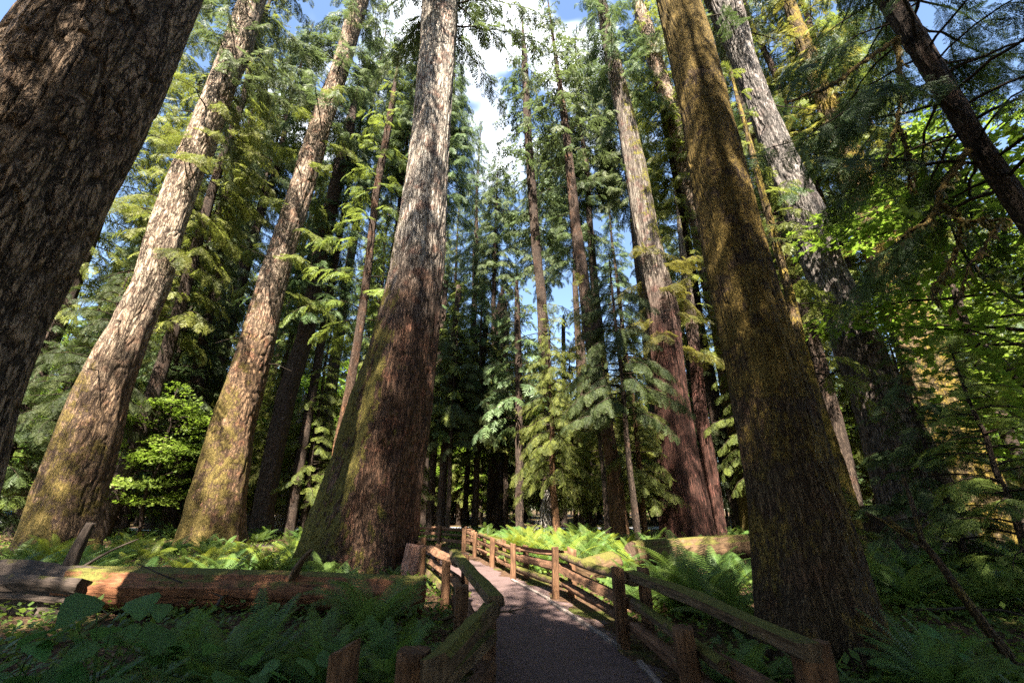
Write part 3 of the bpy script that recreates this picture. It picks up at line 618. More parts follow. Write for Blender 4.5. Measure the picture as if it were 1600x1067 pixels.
slim('cedar_tree', 'narrow red trunk leaning against the far side of the cedar foot', 23.0,
    [(500, 1080, 20), (640, 1094, 22), (720, 1107, 24), (800, 1118, 26), (845, 1123, 32)], M['bark_cedar'], 22, None, seed=66,
    c=[dict(z0=9, z1=22, nl=36, rad=cone(2.8, .6), tmpl=SPR_MID, mats=NEEDLE, per=12, spl=0.9)])
slim('sapling', 'thin crooked bare sapling rising beside the slender orange trunk', 19.0,
    [(520, 915, 5), (640, 932, 6), (760, 945, 7), (840, 950, 9)], M['bark_small'], 12.5, None, seed=69,
    c=[dict(z0=4, z1=12.5, nl=16, rad=cone(1.5, .5), tmpl=SPR_MID, mats=NGOLD, per=10, spl=0.7)])

# the leaning tree with crooked mossy limbs, high on the right
root, axP = hero_tree('leaning_tree', 'dark leaning trunk with crooked hanging mossy limbs, top right of the forest', 'tree', 7.0,
    [(-60, 1328, 1378), (49, 1398, 1444), (103, 1432, 1476), (221, 1502, 1546), (337, 1578, 1626), (470, 1668, 1722), (640, 1785, 1850), (850, 1925, 2000)],
    M['bark_small'], 16.5, 0.10, dz=0.05, seg=60, zfine=16, furrow=0.012, fsc=(9, 2), lobes=0.05, seed=71,
    crowns=[dict(z0=7.5, z1=16.5, nl=48, rad=lambda t: 4.3 - 1.5 * t, tmpl=SPR_NEAR, mats=NDARK, per=9, spl=1.0, hang=0.6, droop=0.45, start=0.35)])
def limb(root, pts, F, r0, seed, moss=1.0):
    """crooked limb through photo rows and columns at distances F (start, end), clothed in moss tufts"""
    rg = np.random.default_rng(seed); bx, by, _ = root.location
    P = []
    for i, (px, py) in enumerate(pts):
        f = F[0] + (F[1] - F[0]) * i / (len(pts) - 1); P.append((wx(px, py, f) - bx, f - by, hz(py, f)))
    P = dense(np.array(P), 30); P[1:-1] += rg.normal(0, 0.02, (28, 3))
    acc = Acc(); acc.tube(P, np.linspace(r0, r0 * 0.4, 30), 7, 0, wob=0.12, rng=rg)
    k = int(130 * moss); o = P[rg.integers(0, 30, k)] + rg.normal(0, r0 * .7, (k, 3)); l = rg.uniform(0.06, 0.22, k); wd = rg.uniform(0.012, 0.03, k)
    dirs = np.column_stack([rg.normal(0, .25, (k, 2)), -np.ones(k)]); sd = np.column_stack([rg.normal(0, 1, (k, 2)), np.zeros(k)]); sd /= np.linalg.norm(sd, axis=1)[:, None]
    V = np.stack([o, o + dirs * l[:, None] * .5 + sd * wd[:, None], o + dirs * l[:, None], o + dirs * l[:, None] * .5 - sd * wd[:, None]], 1).reshape(-1, 3)
    acc.add(V, np.arange(len(V)).reshape(-1, 4), 1, rg.uniform(0, 1, k))
    link('limb', acc.mesh('mossy_limb', [M['bark_mossy'], M['moss_hang']], True), root)
limb(root, [(1402, 60), (1407, 110), (1408, 150), (1402, 190), (1392, 225), (1380, 260)], (7, 6.8), 0.07, 1)
limb(root, [(1402, 190), (1412, 215), (1420, 260), (1426, 300)], (6.9, 6.6), 0.045, 2)
limb(root, [(1510, 235), (1490, 270), (1472, 290), (1466, 320), (1462, 345), (1430, 350), (1410, 372)], (7, 6.5), 0.065, 3)
limb(root, [(1466, 320), (1490, 330), (1500, 350), (1540, 340), (1580, 345)], (6.8, 6.3), 0.05, 4)
limb(root, [(1400, 62), (1350, 95), (1310, 130), (1270, 145), (1230, 160)], (7, 6.0), 0.06, 5, .6)
limb(root, [(1500, 355), (1498, 390), (1480, 420), (1458, 445), (1452, 462), (1462, 468)], (6.5, 6.3), 0.04, 6)
limb(root, [(1560, 350), (1535, 385), (1510, 430), (1490, 480)], (6.5, 6.2), 0.03, 7, .5)

# ------------------------------------------------------------------ understory and background trees, copied from a few kinds
def straight_trunk(name, h, r, mat, seed, seg=18, wob=0.15):
    rg = np.random.default_rng(seed); zs = np.linspace(-0.3, h, 9)
    return trunk_mesh(name, zs, np.concatenate([[0], np.cumsum(rg.normal(0, wob / 3, 8))]), np.concatenate([[0], np.cumsum(rg.normal(0, wob / 3, 8))]), r * (1.02 - zs / h) ** 0.8 + 0.015, seg, np.linspace(-0.3, h, 60), mat, seed, 0.01, (9, 1.5), 0.12, 5, 0.5)
KIND = {}
def kind(key, trunk, crown_): KIND[key] = (trunk, crown_)
dn = lambda r: (lambda t: r * (1 - t) ** 0.75 * (0.7 + 0.3 * min(1, t * 5)) + 0.1)
for k in range(3):
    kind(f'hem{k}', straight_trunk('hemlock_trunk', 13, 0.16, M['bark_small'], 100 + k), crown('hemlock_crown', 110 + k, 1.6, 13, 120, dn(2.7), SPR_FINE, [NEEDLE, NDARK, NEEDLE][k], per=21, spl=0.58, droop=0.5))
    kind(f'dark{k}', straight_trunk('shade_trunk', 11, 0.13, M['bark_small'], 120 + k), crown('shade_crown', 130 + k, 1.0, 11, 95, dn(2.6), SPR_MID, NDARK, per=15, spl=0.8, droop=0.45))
kind('gold0', straight_trunk('gold_trunk', 12, 0.15, M['bark_orange'], 140), crown('gold_crown', 141, 2.6, 12, 105, dn(2.5), SPR_FINE, NEEDLE, per=24, spl=0.52, droop=0.6, hang=0.55))
kind('gold1', straight_trunk('gold_trunk', 10, 0.13, M['bark_orange'], 142), crown('gold_crown', 143, 1.7, 10, 85, dn(2.6), SPR_FINE, NGOLD, per=24, spl=0.52, droop=0.5, hang=0.55))
for k in range(3):
    kind(f'tall{k}', straight_trunk('tall_fir_trunk', 44, 0.36, M['bark_small'], 150 + k, 20, 0.4), crown('tall_fir_crown', 160 + k, 9 + 3 * k, 44, 170, lambda t: 3.7 * (1 - t) ** 0.6 * (0.55 + 0.45 * min(1, t * 3)), SPR_MID, NBLUE, per=13, spl=0.95, droop=0.55, hang=0.45))
for k in range(2):
    kind(f'loft{k}', straight_trunk('lofty_fir_trunk', 44, 0.40, M['bark_small'], 155 + k, 20, 0.4), crown('lofty_fir_crown', 165 + k, 24, 44, 130, lambda t: 4.3 * (1 - t) ** 0.5 * (0.6 + 0.4 * min(1, t * 4)), SPR_MID, NBLUE, per=17, spl=0.95, droop=0.6, hang=0.5))
kind('umd', straight_trunk('slim_dark_trunk', 13, 0.12, M['bark_small'], 197), crown('dark_drooping_crown', 198, 4.6, 13, 75, lambda t: 2.8 * (1 - t) ** 0.6 * (0.75 + 0.25 * min(1, t * 4)) + .15, SPR_FINE, NDARK, per=24, spl=0.55, droop=0.55, hang=0.6))
kind('umb', straight_trunk('slim_hemlock_trunk', 13, 0.12, M['bark_small'], 195), crown('drooping_hemlock_crown', 196, 5.0, 13, 70, lambda t: 3.0 * (1 - t) ** 0.6 * (0.75 + 0.25 * min(1, t * 4)) + .15, SPR_FINE, NDARK, per=25, spl=0.55, droop=0.6, hang=0.7))
kind('tall3', straight_trunk('tall_fir_trunk', 44, 0.36, M['bark_small'], 158, 20, 0.4), crown('tall_fir_crown', 168, 10, 44, 170, lambda t: 4.0 * (1 - t) ** 0.6 * (0.55 + 0.45 * min(1, t * 3)), SPR_MID, NEEDLE, per=13, spl=0.95, droop=0.55, hang=0.45))
kind('near0', straight_trunk('near_hemlock_trunk', 9, 0.10, M['bark_small'], 170), crown('near_hemlock_crown', 171, 0.7, 9, 64, dn(2.7), SPR_NEAR, NDARK, per=11, spl=0.85, droop=0.4))
kind('near1', straight_trunk('near_hemlock_trunk', 6.5, 0.08, M['bark_small'], 172), crown('near_hemlock_crown', 173, 0.4, 6.5, 50, dn(2.3), SPR_NEAR, NEEDLE, per=11, spl=0.75, droop=0.4))
for k in range(2):
    kind(f'maple{k}', straight_trunk('maple_trunk', 8, 0.09, M['bark_small'], 180 + k, 12, 0.5), crown('maple_crown', 182 + k, 1.2, 8.2, 60, dome(2.6), SPR_LEAF, [M['maple'], M['twig']], per=12, spl=1.1, droop=0.25, up=(0.2, 0.7), hang=0.0, spread=(20, 80)))
kind('shade', straight_trunk('shade_maple_trunk', 9, 0.12, M['bark_small'], 190, 12, 0.3), crown('shade_maple_crown', 191, 5.6, 11.2, 90, dome(3.3), SPR_LEAF, [M['maple'], M['twig']], per=15, spl=1.2, droop=0.2, up=(0.1, 0.5), hang=0.0, spread=(20, 80)))  # maple kind made only for the unseen shade trees
NAMES = {'umd': ('hemlock_tree', 'tree'), 'umb': ('hemlock_tree', 'tree'), 'lof': ('fir_tree', 'tree'), 'sha': ('maple_tree', 'tree'), 'hem': ('hemlock_tree', 'tree'), 'dar': ('hemlock_tree', 'tree'), 'gol': ('hemlock_tree', 'tree'), 'tal': ('fir_tree', 'tree'), 'nea': ('hemlock_tree', 'tree'), 'map': ('maple_tree', 'tree')}
rt = np.random.default_rng(77)
def plant(key, x, y, sc, label, group=None, rz=None, zsc=None):
    nm, cat = NAMES[key[:3]]
    root = thing(nm, label, cat, (x, y, g1(x, y) - 0.05), group, rt.uniform(0, 6.28) if rz is None else rz)
    root.scale = (sc, sc, sc * (zsc or 1)); t_, c_ = KIND[key]
    link('trunk', t_, root); link('crown', c_, root); return root
def at(px, F): return gx(px, F), F
hand = [  # kind, px column at the foot, distance, scale, label
    ('gold0', 872, 21.5, 1.0, 'yellow-green young hemlock left of the slender orange trunk, over the bright ferns'),
    ('hem0', 852, 28, 1.0, 'green hemlock at the branch heap, behind the yellow-green young hemlock'),
    ('gold1', 1012, 21.0, 1.05, 'young golden hemlock drooping in front of the cedar trunk'),
    ('umd', 742, 28, 1.3, 'dark hemlock over the far path end, tallest of the shaded ones'),
    ('umd', 790, 29.5, 1.3, 'dark dense hemlock behind the path end, close to the dead-tipped conifer'),
    ('hem1', 806, 47, 1.6, 'grey-green conifer with a pointed top in the gap of sky over the path'),
    ('umd', 698, 25.5, 1.05, 'dark young hemlock close to the lit edge of the giant fir'),
    ('hem2', 560, 29, 1.25, 'sunlit hemlock behind the thin mossy yellowish trunk'),
    ('hem0', 470, 28, 1.1, 'bright hemlock behind the bleached dead trunk'),
    ('maple0', 350, 33, 1.15, 'bright green maple glowing between the two mossy spruces'),
    ('hem1', 250, 30, 1.5, 'hemlock in half shade right behind the pale spruce'),
    ('hem2', 322, 30, 1.35, 'feathery sunlit hemlock between the two mossy spruces'),
    ('hem0', 390, 28, 1.05, 'smaller feathery hemlock touching the second mossy spruce'),
    ('maple1', 210, 24, 1.0, 'low leafy maple near the foot of the pale spruce'),
    ('dark0', 190, 26, 1.5, 'dark hemlock between the pale spruce and the road'),
    ('dark1', -70, 21, 1.2, 'dark hemlock with hanging branches between the huge dark fir and the pale spruce'),
    ('hem2', 20, 27, 1.4, 'hemlock behind the dark fir near the parked car'),
    ('near0', 1530, 9.4, 0.60, 'near dark hemlock with level branches over the shaded ferns on the right'),
    ('near1', 1650, 8.0, 0.72, 'bushy dark hemlock close by at the right edge'),
    ('gold1', 1530, 25, 1.3, 'golden hemlock behind the golden mossy trunk, on its far side'),
    ('near1', 1335, 11.5, 0.45, 'small shaded hemlock at the foot of the grey furrowed trunk'),
    ('gold0', 1230, 22, 1.2, 'golden hemlock between the brown mossy trunk and the grey furrowed trunk'),
    ('gold1', 1350, 26, 1.5, 'bright golden hemlock far behind the grey furrowed trunk'),
    ('hem0', 1440, 24, 1.3, 'sunlit green hemlock behind the golden mossy trunk'),
    ('maple0', 1860, 17, 1.7, 'vivid green maple lit from above near the leaning trunk'),
    ('maple1', 1830, 10.5, 1.7, 'leafy maple whose bright leaves reach in from the right edge'),
    ('hem1', 1120, 27, 1.35, 'hemlock in sun behind the bleached snag'),
    ('gold1', 960, 27, 1.2, 'golden young hemlock behind the slender orange trunk'),
    ('hem2', 900, 30, 1.0, 'green hemlock far behind the yellow-green young hemlock'),
    ('hem0', 620, 27, 1.1, 'green hemlock hidden mostly by the giant fir'),
    ('loft1', 770, 44, 1.05, 'airy bluish fir against the brightest gap of sky'),
    ('loft0', 925, 36.2, 1.0, 'tall bluish fir whose crown fills the sky near the cedar top'),
    ('loft1', 860, 48, 1.2, 'bluish fir behind the thin airy one in the centre of the sky'),
    ('tall0', 1090, 36, 1.05, 'tall fir behind the cedar with grey drooping twigs'),
    ('tall1', 560, 34, 1.0, 'tall dark fir between the second mossy spruce and the giant fir'),

    ('tall0', 390, 42, 1.05, 'tall fir filling the gap above the bright maple'),
    ('tall1', 260, 33, 1.0, 'tall fir showing between the huge dark fir and the pale spruce'),
    ('tall2', 1300, 33, 1.05, 'tall fir rising behind the grey furrowed trunk'),
    ('tall1', 1480, 30, 0.95, 'tall fir behind the golden mossy trunk'),


    ('tall2', 450, 27, 0.9, 'tall shaggy fir close behind the second mossy spruce'),
    



    ('tall2', 1400, 27, 0.95, 'tall fir behind the leaning trunk'),
    ('tall0', 1640, 24, 0.9, 'tall fir at the right picture edge behind the vivid maple'),

    ('umd', 40, 20.5, 1.1, 'dark hemlock boughs hanging high between the huge dark fir and the pale spruce'),
    ('umb', 1000, 17.2, 1.0, 'hemlock with a high drooping clump of dark and golden foliage before the cedar trunk'),
    ('tall0', 70, 25, 0.95, 'tall fir close behind the pale spruce, toward the huge dark fir'),
    ('tall2', 175, 27, 1.0, 'tall fir in the narrow gap between the huge dark fir and the pale spruce'),
    ('tall3', 150, 23, 1.1, 'tall green fir close behind the pale spruce on the side of the huge dark fir'),
    ('tall3', 235, 36, 1.2, 'tall green fir standing between the pale spruce and the tall road firs'),
    ('tall3', -70, 22, 1.1, 'tall green fir mostly hidden by the huge dark fir'),
    ('tall3', 1165, 25, 1.15, 'tall green fir close behind the brown mossy trunk'),
    ('tall3', 1345, 23, 1.1, 'tall green fir just behind the grey furrowed trunk'),
    ('tall3', 1460, 21, 1.1, 'tall green fir rising over the golden mossy trunk'),
    ('tall3', 1600, 19, 1.05, 'tall green fir behind the leaning trunk at the right edge'),
    ('loft0', 965, 35.5, 1.3, 'lofty bluish fir just left of the cedar top'),
    ('loft0', 655, 36, 1.25, 'lofty fir beside the pale upper trunk of the giant fir'),
    ('loft1', 585, 34.6, 1.35, 'lofty fir rising between the second mossy spruce and the giant fir'),
    ('loft0', 1050, 34, 1.2, 'lofty fir between the cedar and the brown mossy trunk'),
    ('loft0', 480, 34, 1.3, 'lofty fir above the bleached dead trunk'),
    ('loft0', 280, 33, 1.25, 'lofty fir between the two mossy spruces, high over the maple')]
for key, px, F, sc, lb in hand:
    plant(key, *at(px, F), sc, lb)
# the many further trees, nothing tells them apart
placed = [(gx(h_[1], h_[2]), h_[2]) for h_ in hand]
rb = np.random.default_rng(5); cnt = 0; tries = 0
zone = [('far young hemlock in the crowd of green beyond the giant trunks', 'far hemlocks beyond the giants'),
        ('distant tall fir in the crowd beyond the giant trunks', 'far firs beyond the giants'),
        ('distant leafy maple in the crowd beyond the giant trunks', 'far maples beyond the giants')]
while cnt < 105 and tries < 4000:
    tries += 1
    F = rb.uniform(27, 68); x = rb.uniform(-1.45, 1.45) * F * 0.95
    if min(math.hypot(x - a, F - b) for a, b in placed) < 3.0: continue
    if abs(x) < 15 and F < 60: continue
    if abs(x / F) < 0.75 and F < 38 and rb.uniform() < 0.75: continue
    if np.min(np.hypot(RP[:, 0] - x, RP[:, 1] - F)) < 3.6 and rb.uniform() < .9: continue
    u = rb.uniform()
    if abs(x / F + 0.02) < 0.14 and u > 0.62: continue
    placed.append((x, F)); cnt += 1
    if u < 0.56: plant(['hem0', 'hem1', 'hem2', 'dark0', 'gold0', 'gold1'][rb.integers(0, 6)], x, F, rb.uniform(0.8, 1.7), *zone[0])
    elif u < 0.66: plant(f'tall{rb.integers(0, 3)}', x, F, rb.uniform(0.75, 1.1), *zone[1])
    else: plant(f'maple{rb.integers(0, 2)}', x, F, rb.uniform(0.9, 1.8), *zone[2])
for k in range(40):
    x = -30 + 54 * (k + rb.uniform(0, 1)) / 40; F = rb.uniform(43.5, 54); placed.append((x, F))
    if k % 3: plant(f'maple{rb.integers(0, 2)}', x, F, rb.uniform(1.3, 2.0), *zone[2])
    else: plant(['hem0', 'gold0', 'hem2'][rb.integers(0, 3)], x, F, rb.uniform(0.9, 1.4), *zone[0])
cnt = 0; tries = 0
while cnt < 46 and tries < 3000:
    tries += 1; F = rb.uniform(47, 66); x = rb.uniform(-1.35, 1.35) * F
    if -0.10 < x / F < 0.16 or min(math.hypot(x - a, F - b) for a, b in placed) < 2.6: continue
    placed.append((x, F)); cnt += 1; plant(['tall3', 'tall3', 'tall0', 'tall1'][cnt % 4], x, F, rb.uniform(1.0, 1.4), *zone[1])
# far wood as one mass
acc = Acc(); rgf = np.random.default_rng(9); O = []; A = []; S = []
for k in range(150):
    a = rgf.uniform(-1.05, 1.05); d = rgf.uniform(72, 105); x, y = d * math.sin(a), d * math.cos(a); h = rgf.uniform(12, 30)
    acc.tube(np.array([[x, y, 0], [x, y, h * .5], [x, y, h]]), [0.25, 0.18, 0.03], 5, 1)
    m_ = int(h * 7); z = h * (0.08 + 0.92 * rgf.uniform(0, 1, m_)); ph = rgf.uniform(0, 6.28, m_); r = 4.2 * (1 - z / h) ** .6
    rr = r * rgf.uniform(0.1, 0.6, m_)
    O.append(np.stack([x + rr * np.cos(ph), y + rr * np.sin(ph), z], 1)); A.append(np.stack([np.cos(ph), np.sin(ph), rgf.uniform(-.5, .1, m_)], 1)); S.append(r * 0.55 + 0.7)
scatter(acc, SPR_FAR, np.vstack(O), np.vstack(A), np.concatenate(S), rgf)
link('distant_forest', acc.mesh('distant_forest', NEEDLE))['kind'] = 'stuff'
# unseen trees added around the viewer to shade the foreground and dapple the trunks
for key, x, y, sc, zs in [('hem0', -10.6, -1.0, 1.1, 1.15), ('tall0', -5.5, -2.0, 0.46, 1.0), ('hem2', -1.6, -2.2, 1.1, 1.15), ('tall1', -4.6, -4.8, 0.92, 1.0), ('tall0', -0.6, -3.6, 0.47, 1.0), ('tall2', 2.7, -2.0, 0.5, 1.0), ('hem2', -0.9, -5.2, 1.2, 1.05),
                       ('tall0', 6.4, -2.8, 0.98, 1.0), ('hem2', 8.6, -1.5, 1.2, 1.0), ('tall1', 11.3, -2.2, 0.82, 1.0), ('tall1', 8.8, -3.8, 0.7, 1.0), ('hem0', 14.0, 0.5, 1.3, 1.35), ('hem1', 1.9, -6.5, 1.3, 1.2), ('hem2', 10.2, 2.0, 1.0, 0.9),
                       ('tall1', -9.7, -3.0, 0.76, 1.0), ('tall0', -12.2, -2.4, 0.58, 1.0), ('shade', -3.6, -3.2, 1.0, 1.2), ('shade', -1.0, -4.8, 0.95, 1.5), ('shade', 1.9, -4.6, 0.95, 1.4), ('shade', 5.0, -3.2, 1.0, 1.2), ('shade', -5.8, -6.0, 1.1, 1.2), ('shade', 3.9, -6.6, 1.1, 1.2), ('shade', 8.4, -4.5, 1.1, 1.2), ('shade', -1.6, -7.5, 1.2, 1.2), ('shade', 0.2, -10.0, 1.2, 1.3),
                       ('tall0', -17.2, -6.0, 0.97, 1.0), ('tall2', -14.2, -4.6, 0.98, 1.0), ('tall1', -20, -5.0, 0.9, 1.0), ('tall0', -11.5, -9.5, 0.6, 1.0), ('tall1', -7.5, -10.5, 0.6, 1.0), ('tall2', -3.2, -9.5, 0.55, 1.0), ('tall0', 2.4, -10.5, 0.6, 1.0), ('tall1', 6.5, -9.5, 0.6, 1.0), ('tall2', 11, -10, 0.6, 1.0)]:
    plant(key, x, y, sc, 'unseen tree added around the viewpoint to shade the scene', 'added shade trees around the viewpoint', zsc=zs)

# ------------------------------------------------------------------ ferns
def fern(name, seed, nf=16, L=0.95, pairs=30, mat='fern', spread=1.0, up=1.0):
    """a sword fern: arching fronds, each a stem with pairs of narrow pinnae"""
    rg = np.random.default_rng(seed); V = []; T = []; acc = Acc()
    for f in range(nf):
        ph = f * 2.39996 + rg.normal(0, 0.25); l = L * rg.uniform(0.65, 1.15); inc = R(rg.uniform(38, 78)) * up; curve = rg.uniform(0.7, 1.5) * spread
        n_ = pairs; s = np.linspace(0, 1, n_ + 1); ang = inc - curve * s ** 1.4
        dx = np.cos(ang) * l / n_; dz = np.sin(ang) * l / n_
        x = np.concatenate([[0], np.cumsum(dx)[:-1]]) + 0.03; z = np.concatenate([[0], np.cumsum(dz)[:-1]]); side = rg.normal(0, 0.12) * s * s * l
        cp, sp = math.cos(ph), math.sin(ph)
        P = np.stack([x * cp - side * sp, x * sp + side * cp, z], 1)
        acc.tube(P[::3], np.linspace(0.006, 0.002, len(P[::3])), 3, 0, 0.1)
        tw = rg.normal(0, 0.25); b0 = 0.3 + 0.4 * rg.uniform()
        for i in range(int(n_ * 0.10), n_):
            t = P[i] - P[i - 1]; t = t / (np.linalg.norm(t) + 1e-9)
            sd = np.array([-sp, cp, tw]); sd = sd / np.linalg.norm(sd); nrm = np.cross(t, sd)
            pl = 0.155 * L * (math.sin(math.pi * min(1, (0.16 + 0.80 * s[i]))) ** 0.75) * rg.uniform(0.9, 1.1)
            for sg in (-1, 1):
                d = sd * sg * 0.93 + t * 0.35 - nrm * 0.0 + np.array([0, 0, -0.10]); d = d / np.linalg.norm(d); wv = t * (l / n_) * 0.62
                p = P[i]; m_ = p + d * pl * 0.5 + nrm * 0.01; e = p + d * pl + np.array([0, 0, -0.12 * pl])
                V.extend([p - wv * .4, p + wv * .5, m_ + wv * .55, m_ - wv * .42, m_ - wv * .42, m_ + wv * .55, e + wv * .12, e]); T.extend([np.clip(b0 + rg.normal(0, .12), 0, 1)] * 2)
    V = np.array(V); acc.add(V, np.arange(len(V)).reshape(-1, 4), 0, T)
    return acc.mesh(name, [M[mat]])
FERN = {'full': [fern('sword_fern', 200 + k, 16, 0.95, 26) for k in range(4)],
        'yellow': [fern('sunny_fern', 210 + k, 15, 0.95, 26, 'fern_yellow') for k in range(2)],
        'near': [fern('near_fern', 220 + k, 18, 1.15, 44) for k in range(3)],
        'upright': [fern('upright_fern', 230, 13, 1.2, 46, 'fern', 0.75, 1.12)]}
rf = np.random.default_rng(33)
def put_fern(x, y, sc, label, group=None, k='full'):
    me = FERN[k][rf.integers(0, len(FERN[k]))]
    return tag(link('sword_fern', me, None, (x, y, g1(x, y) - 0.02), rf.uniform(0, 6.28), sc), label, 'fern', group)
for px, F, sc, lb, k in [
    (578, 6.6, 1.0, 'large dark sword fern spreading over the red log beside the fence', 'near'),
    (600, 4.7, 0.66, 'upright sword fern behind the near flat-topped fence posts', 'upright'),
    (505, 4.5, 0.60, 'sword fern left of the split fence post', 'upright'),
    (390, 5.4, 0.8, 'shaded sword fern on the bank below the red log', 'near'),
    (285, 11.0, 1.0, 'bright yellow sword fern in full sun just behind the red log', 'yellow'),
    (340, 12.0, 1.0, 'pale green sword fern beside the bright yellow one', 'full'),
    (1095, 7.6, 1.15, 'large dark sword fern drooping between the fence and the mossy log', 'near'),
    (1150, 6.6, 0.8, 'sword fern pressed against the foot of the brown mossy trunk', 'near'),
    (1040, 9.2, 0.9, 'sword fern with one bright frond in front of the cut log end', 'near'),
    (1160, 4.6, 0.55, 'small sword fern under the mossy top rail', 'near'),
    (1420, 8.6, 0.95, 'sword fern in a sun fleck at the side of the brown mossy trunk', 'near'),
    (1500, 12.5, 1.0, 'sunlit sword fern by the foot of the golden mossy trunk', 'full'),
    (872, 12.6, 0.8, 'sword fern behind the paired fence posts', 'full')]:
    put_fern(*at(px, F), sc, lb, k=k)
trunks = [(o.location.x, o.location.y) for o in list(COL.objects) if o.type == 'EMPTY' and o.get('category') == 'tree']
def ferns(n, F0, F1, p0, p1, label, group, kinds=('full',), smin=0.7, smax=1.15, gap=0.55):
    got = []; t_ = 0
    while len(got) < n and t_ < n * 30:
        t_ += 1; F = F0 + (F1 - F0) * rf.uniform() ** 1.1; px = rf.uniform(p0, p1); x = gx(px, F)
        if path_dist(x, F)[0] < 1.55 or any(math.hypot(x - a, F - b) < gap for a, b in got): continue
        if any(math.hypot(x - a, F - b) < 1.1 for a, b in trunks if b < 24 and b > 8): continue
        got.append((x, F)); put_fern(x, F, rf.uniform(smin, smax), label, group, kinds[rf.integers(0, len(kinds))])
ferns(62, 12.5, 25, 790, 1020, 'sword fern in the bright bed right of the path, below the slender orange trunk', 'bright fern bed right of the path', ('full', 'full', 'yellow'), 0.95, 1.4)
ferns(26, 20, 28, 1040, 1200, 'sword fern behind the mossy log, at the cedar foot', 'ferns at the cedar foot')
ferns(34, 10.3, 18, 190, 520, 'sword fern behind the red log, between the mossy spruces', 'ferns behind the red log', ('full', 'yellow', 'full'))
ferns(20, 10.5, 15, 0, 170, 'sword fern in the sun at the foot of the pale spruce', 'ferns at the foot of the pale spruce', ('full', 'yellow'))
ferns(30, 8, 15, 1330, 1620, 'sword fern in deep shade beyond the brown mossy trunk', 'shaded ferns beyond the brown mossy trunk', ('near',), 0.6, 0.95)
ferns(16, 7.5, 11.5, 930, 1170, 'sword fern in shade between the right fence and the mossy log', 'shaded ferns behind the right fence', ('near',), 0.6, 0.9)
ferns(18, 22, 30, 640, 800, 'sword fern in shade beyond the far end of the path', 'ferns beyond the path end')
ferns(8, 4.4, 6.0, 260, 640, 'sword fern in deep shade in front of the red log', 'shaded ferns in front of the red log', ('near',), 0.5, 0.8)
ferns(26, 18, 30, 150, 520, 'sword fern in the half shade behind the mossy spruces', 'ferns behind the mossy spruces')

for (tx, ty, rad, nm, kk) in [(-4.0, 13.2, 1.9, 'giant fir at the bend', 'full'), (-16.6, 17, 1.9, 'pale spruce', 'full'), (-14.6, 22, 1.9, 'second mossy spruce', 'full'), (8.2, 21.5, 1.6, 'cedar', 'full'), (3.35, 5.6, 1.0, 'brown mossy trunk', 'near'), (12.9, 14.5, 1.4, 'grey furrowed trunk', 'near')]:
    for q in range(5):
        a = R(200 + 140 * (q + rf.uniform(0.1, 0.9)) / 5); x, y = tx + math.cos(a) * (rad + rf.uniform(0, .35)), ty + math.sin(a) * (rad + rf.uniform(0, .35))
        if path_dist(x, y)[0] > 1.5: put_fern(x, y, rf.uniform(0.35, 0.65), 'small sword fern growing against the foot of the ' + nm, 'small ferns at the foot of the ' + nm, kk)

# broad-leaved plants in the near corner and by the mossy trunk
def leafy_plant(seed, nl, h, size, spread):
    rg = np.random.default_rng(seed); st = Acc(); lf = Acc()
    for k in range(nl):
        ph = k * 2.4 + rg.normal(0, .3); hh = h * rg.uniform(0.55, 1.1); rr = spread * rg.uniform(0.3, 1)
        s = np.linspace(0, 1, 8); P = np.stack([rr * s ** 1.6 * math.cos(ph), rr * s ** 1.6 * math.sin(ph), hh * (1.3 * s - 0.3 * s * s)], 1)
        st.tube(P, np.linspace(0.007, 0.003, 8), 5, 0)
        a = ph + rg.normal(0, .7); d = np.array([math.cos(a), math.sin(a), -0.25]); sd = np.array([-math.sin(a), math.cos(a), rg.normal(0, .3)]); up = np.array([0, 0, 1.])
        L_ = size * rg.uniform(0.7, 1.2); m_ = 9; tt = rg.uniform(0.2, 1)
        for sg in (-1, 1):      # two halves folded along the midrib, with a toothed edge and a drawn-out tip
            V = []; 
            for i in range(m_ + 1):
                u = i / m_; wd = 0.46 * math.sin(math.pi * min(1, u ** 0.62)) ** 0.8 * (1 - 0.25 * u) * (1 + 0.10 * (i % 2)) if 0 < u < 1 else 0.0
                c_ = P[-1] + d * L_ * u + up * (-0.28 * L_ * u * u)
                V.append(c_); V.append(c_ + sd * sg * wd * L_ * .5 + up * (0.10 * wd * L_)); V.append(c_ + sd * sg * wd * L_ + up * (0.02 * L_ * math.sin(i * 1.3)))
            Q = []
            for i in range(m_):
                b = i * 3; Q += [[b, b + 1, b + 4, b + 3], [b + 1, b + 2, b + 5, b + 4]]
            lf.add(np.array(V), Q, 0, np.full(len(Q), tt))
    return st, lf
def put_leafy(x, y, seed, nl, h, size, spread, label, group=None):
    root = thing('broadleaf_plant', label, 'plant', (x, y, g1(x, y) - 0.02), group); st, lf = leafy_plant(seed, nl, h, size, spread)
    link('stem', st.mesh('plant_stem', [M['broadleaf']], True), root); link('foliage', lf.mesh('plant_foliage', [M['broadleaf']], True), root)
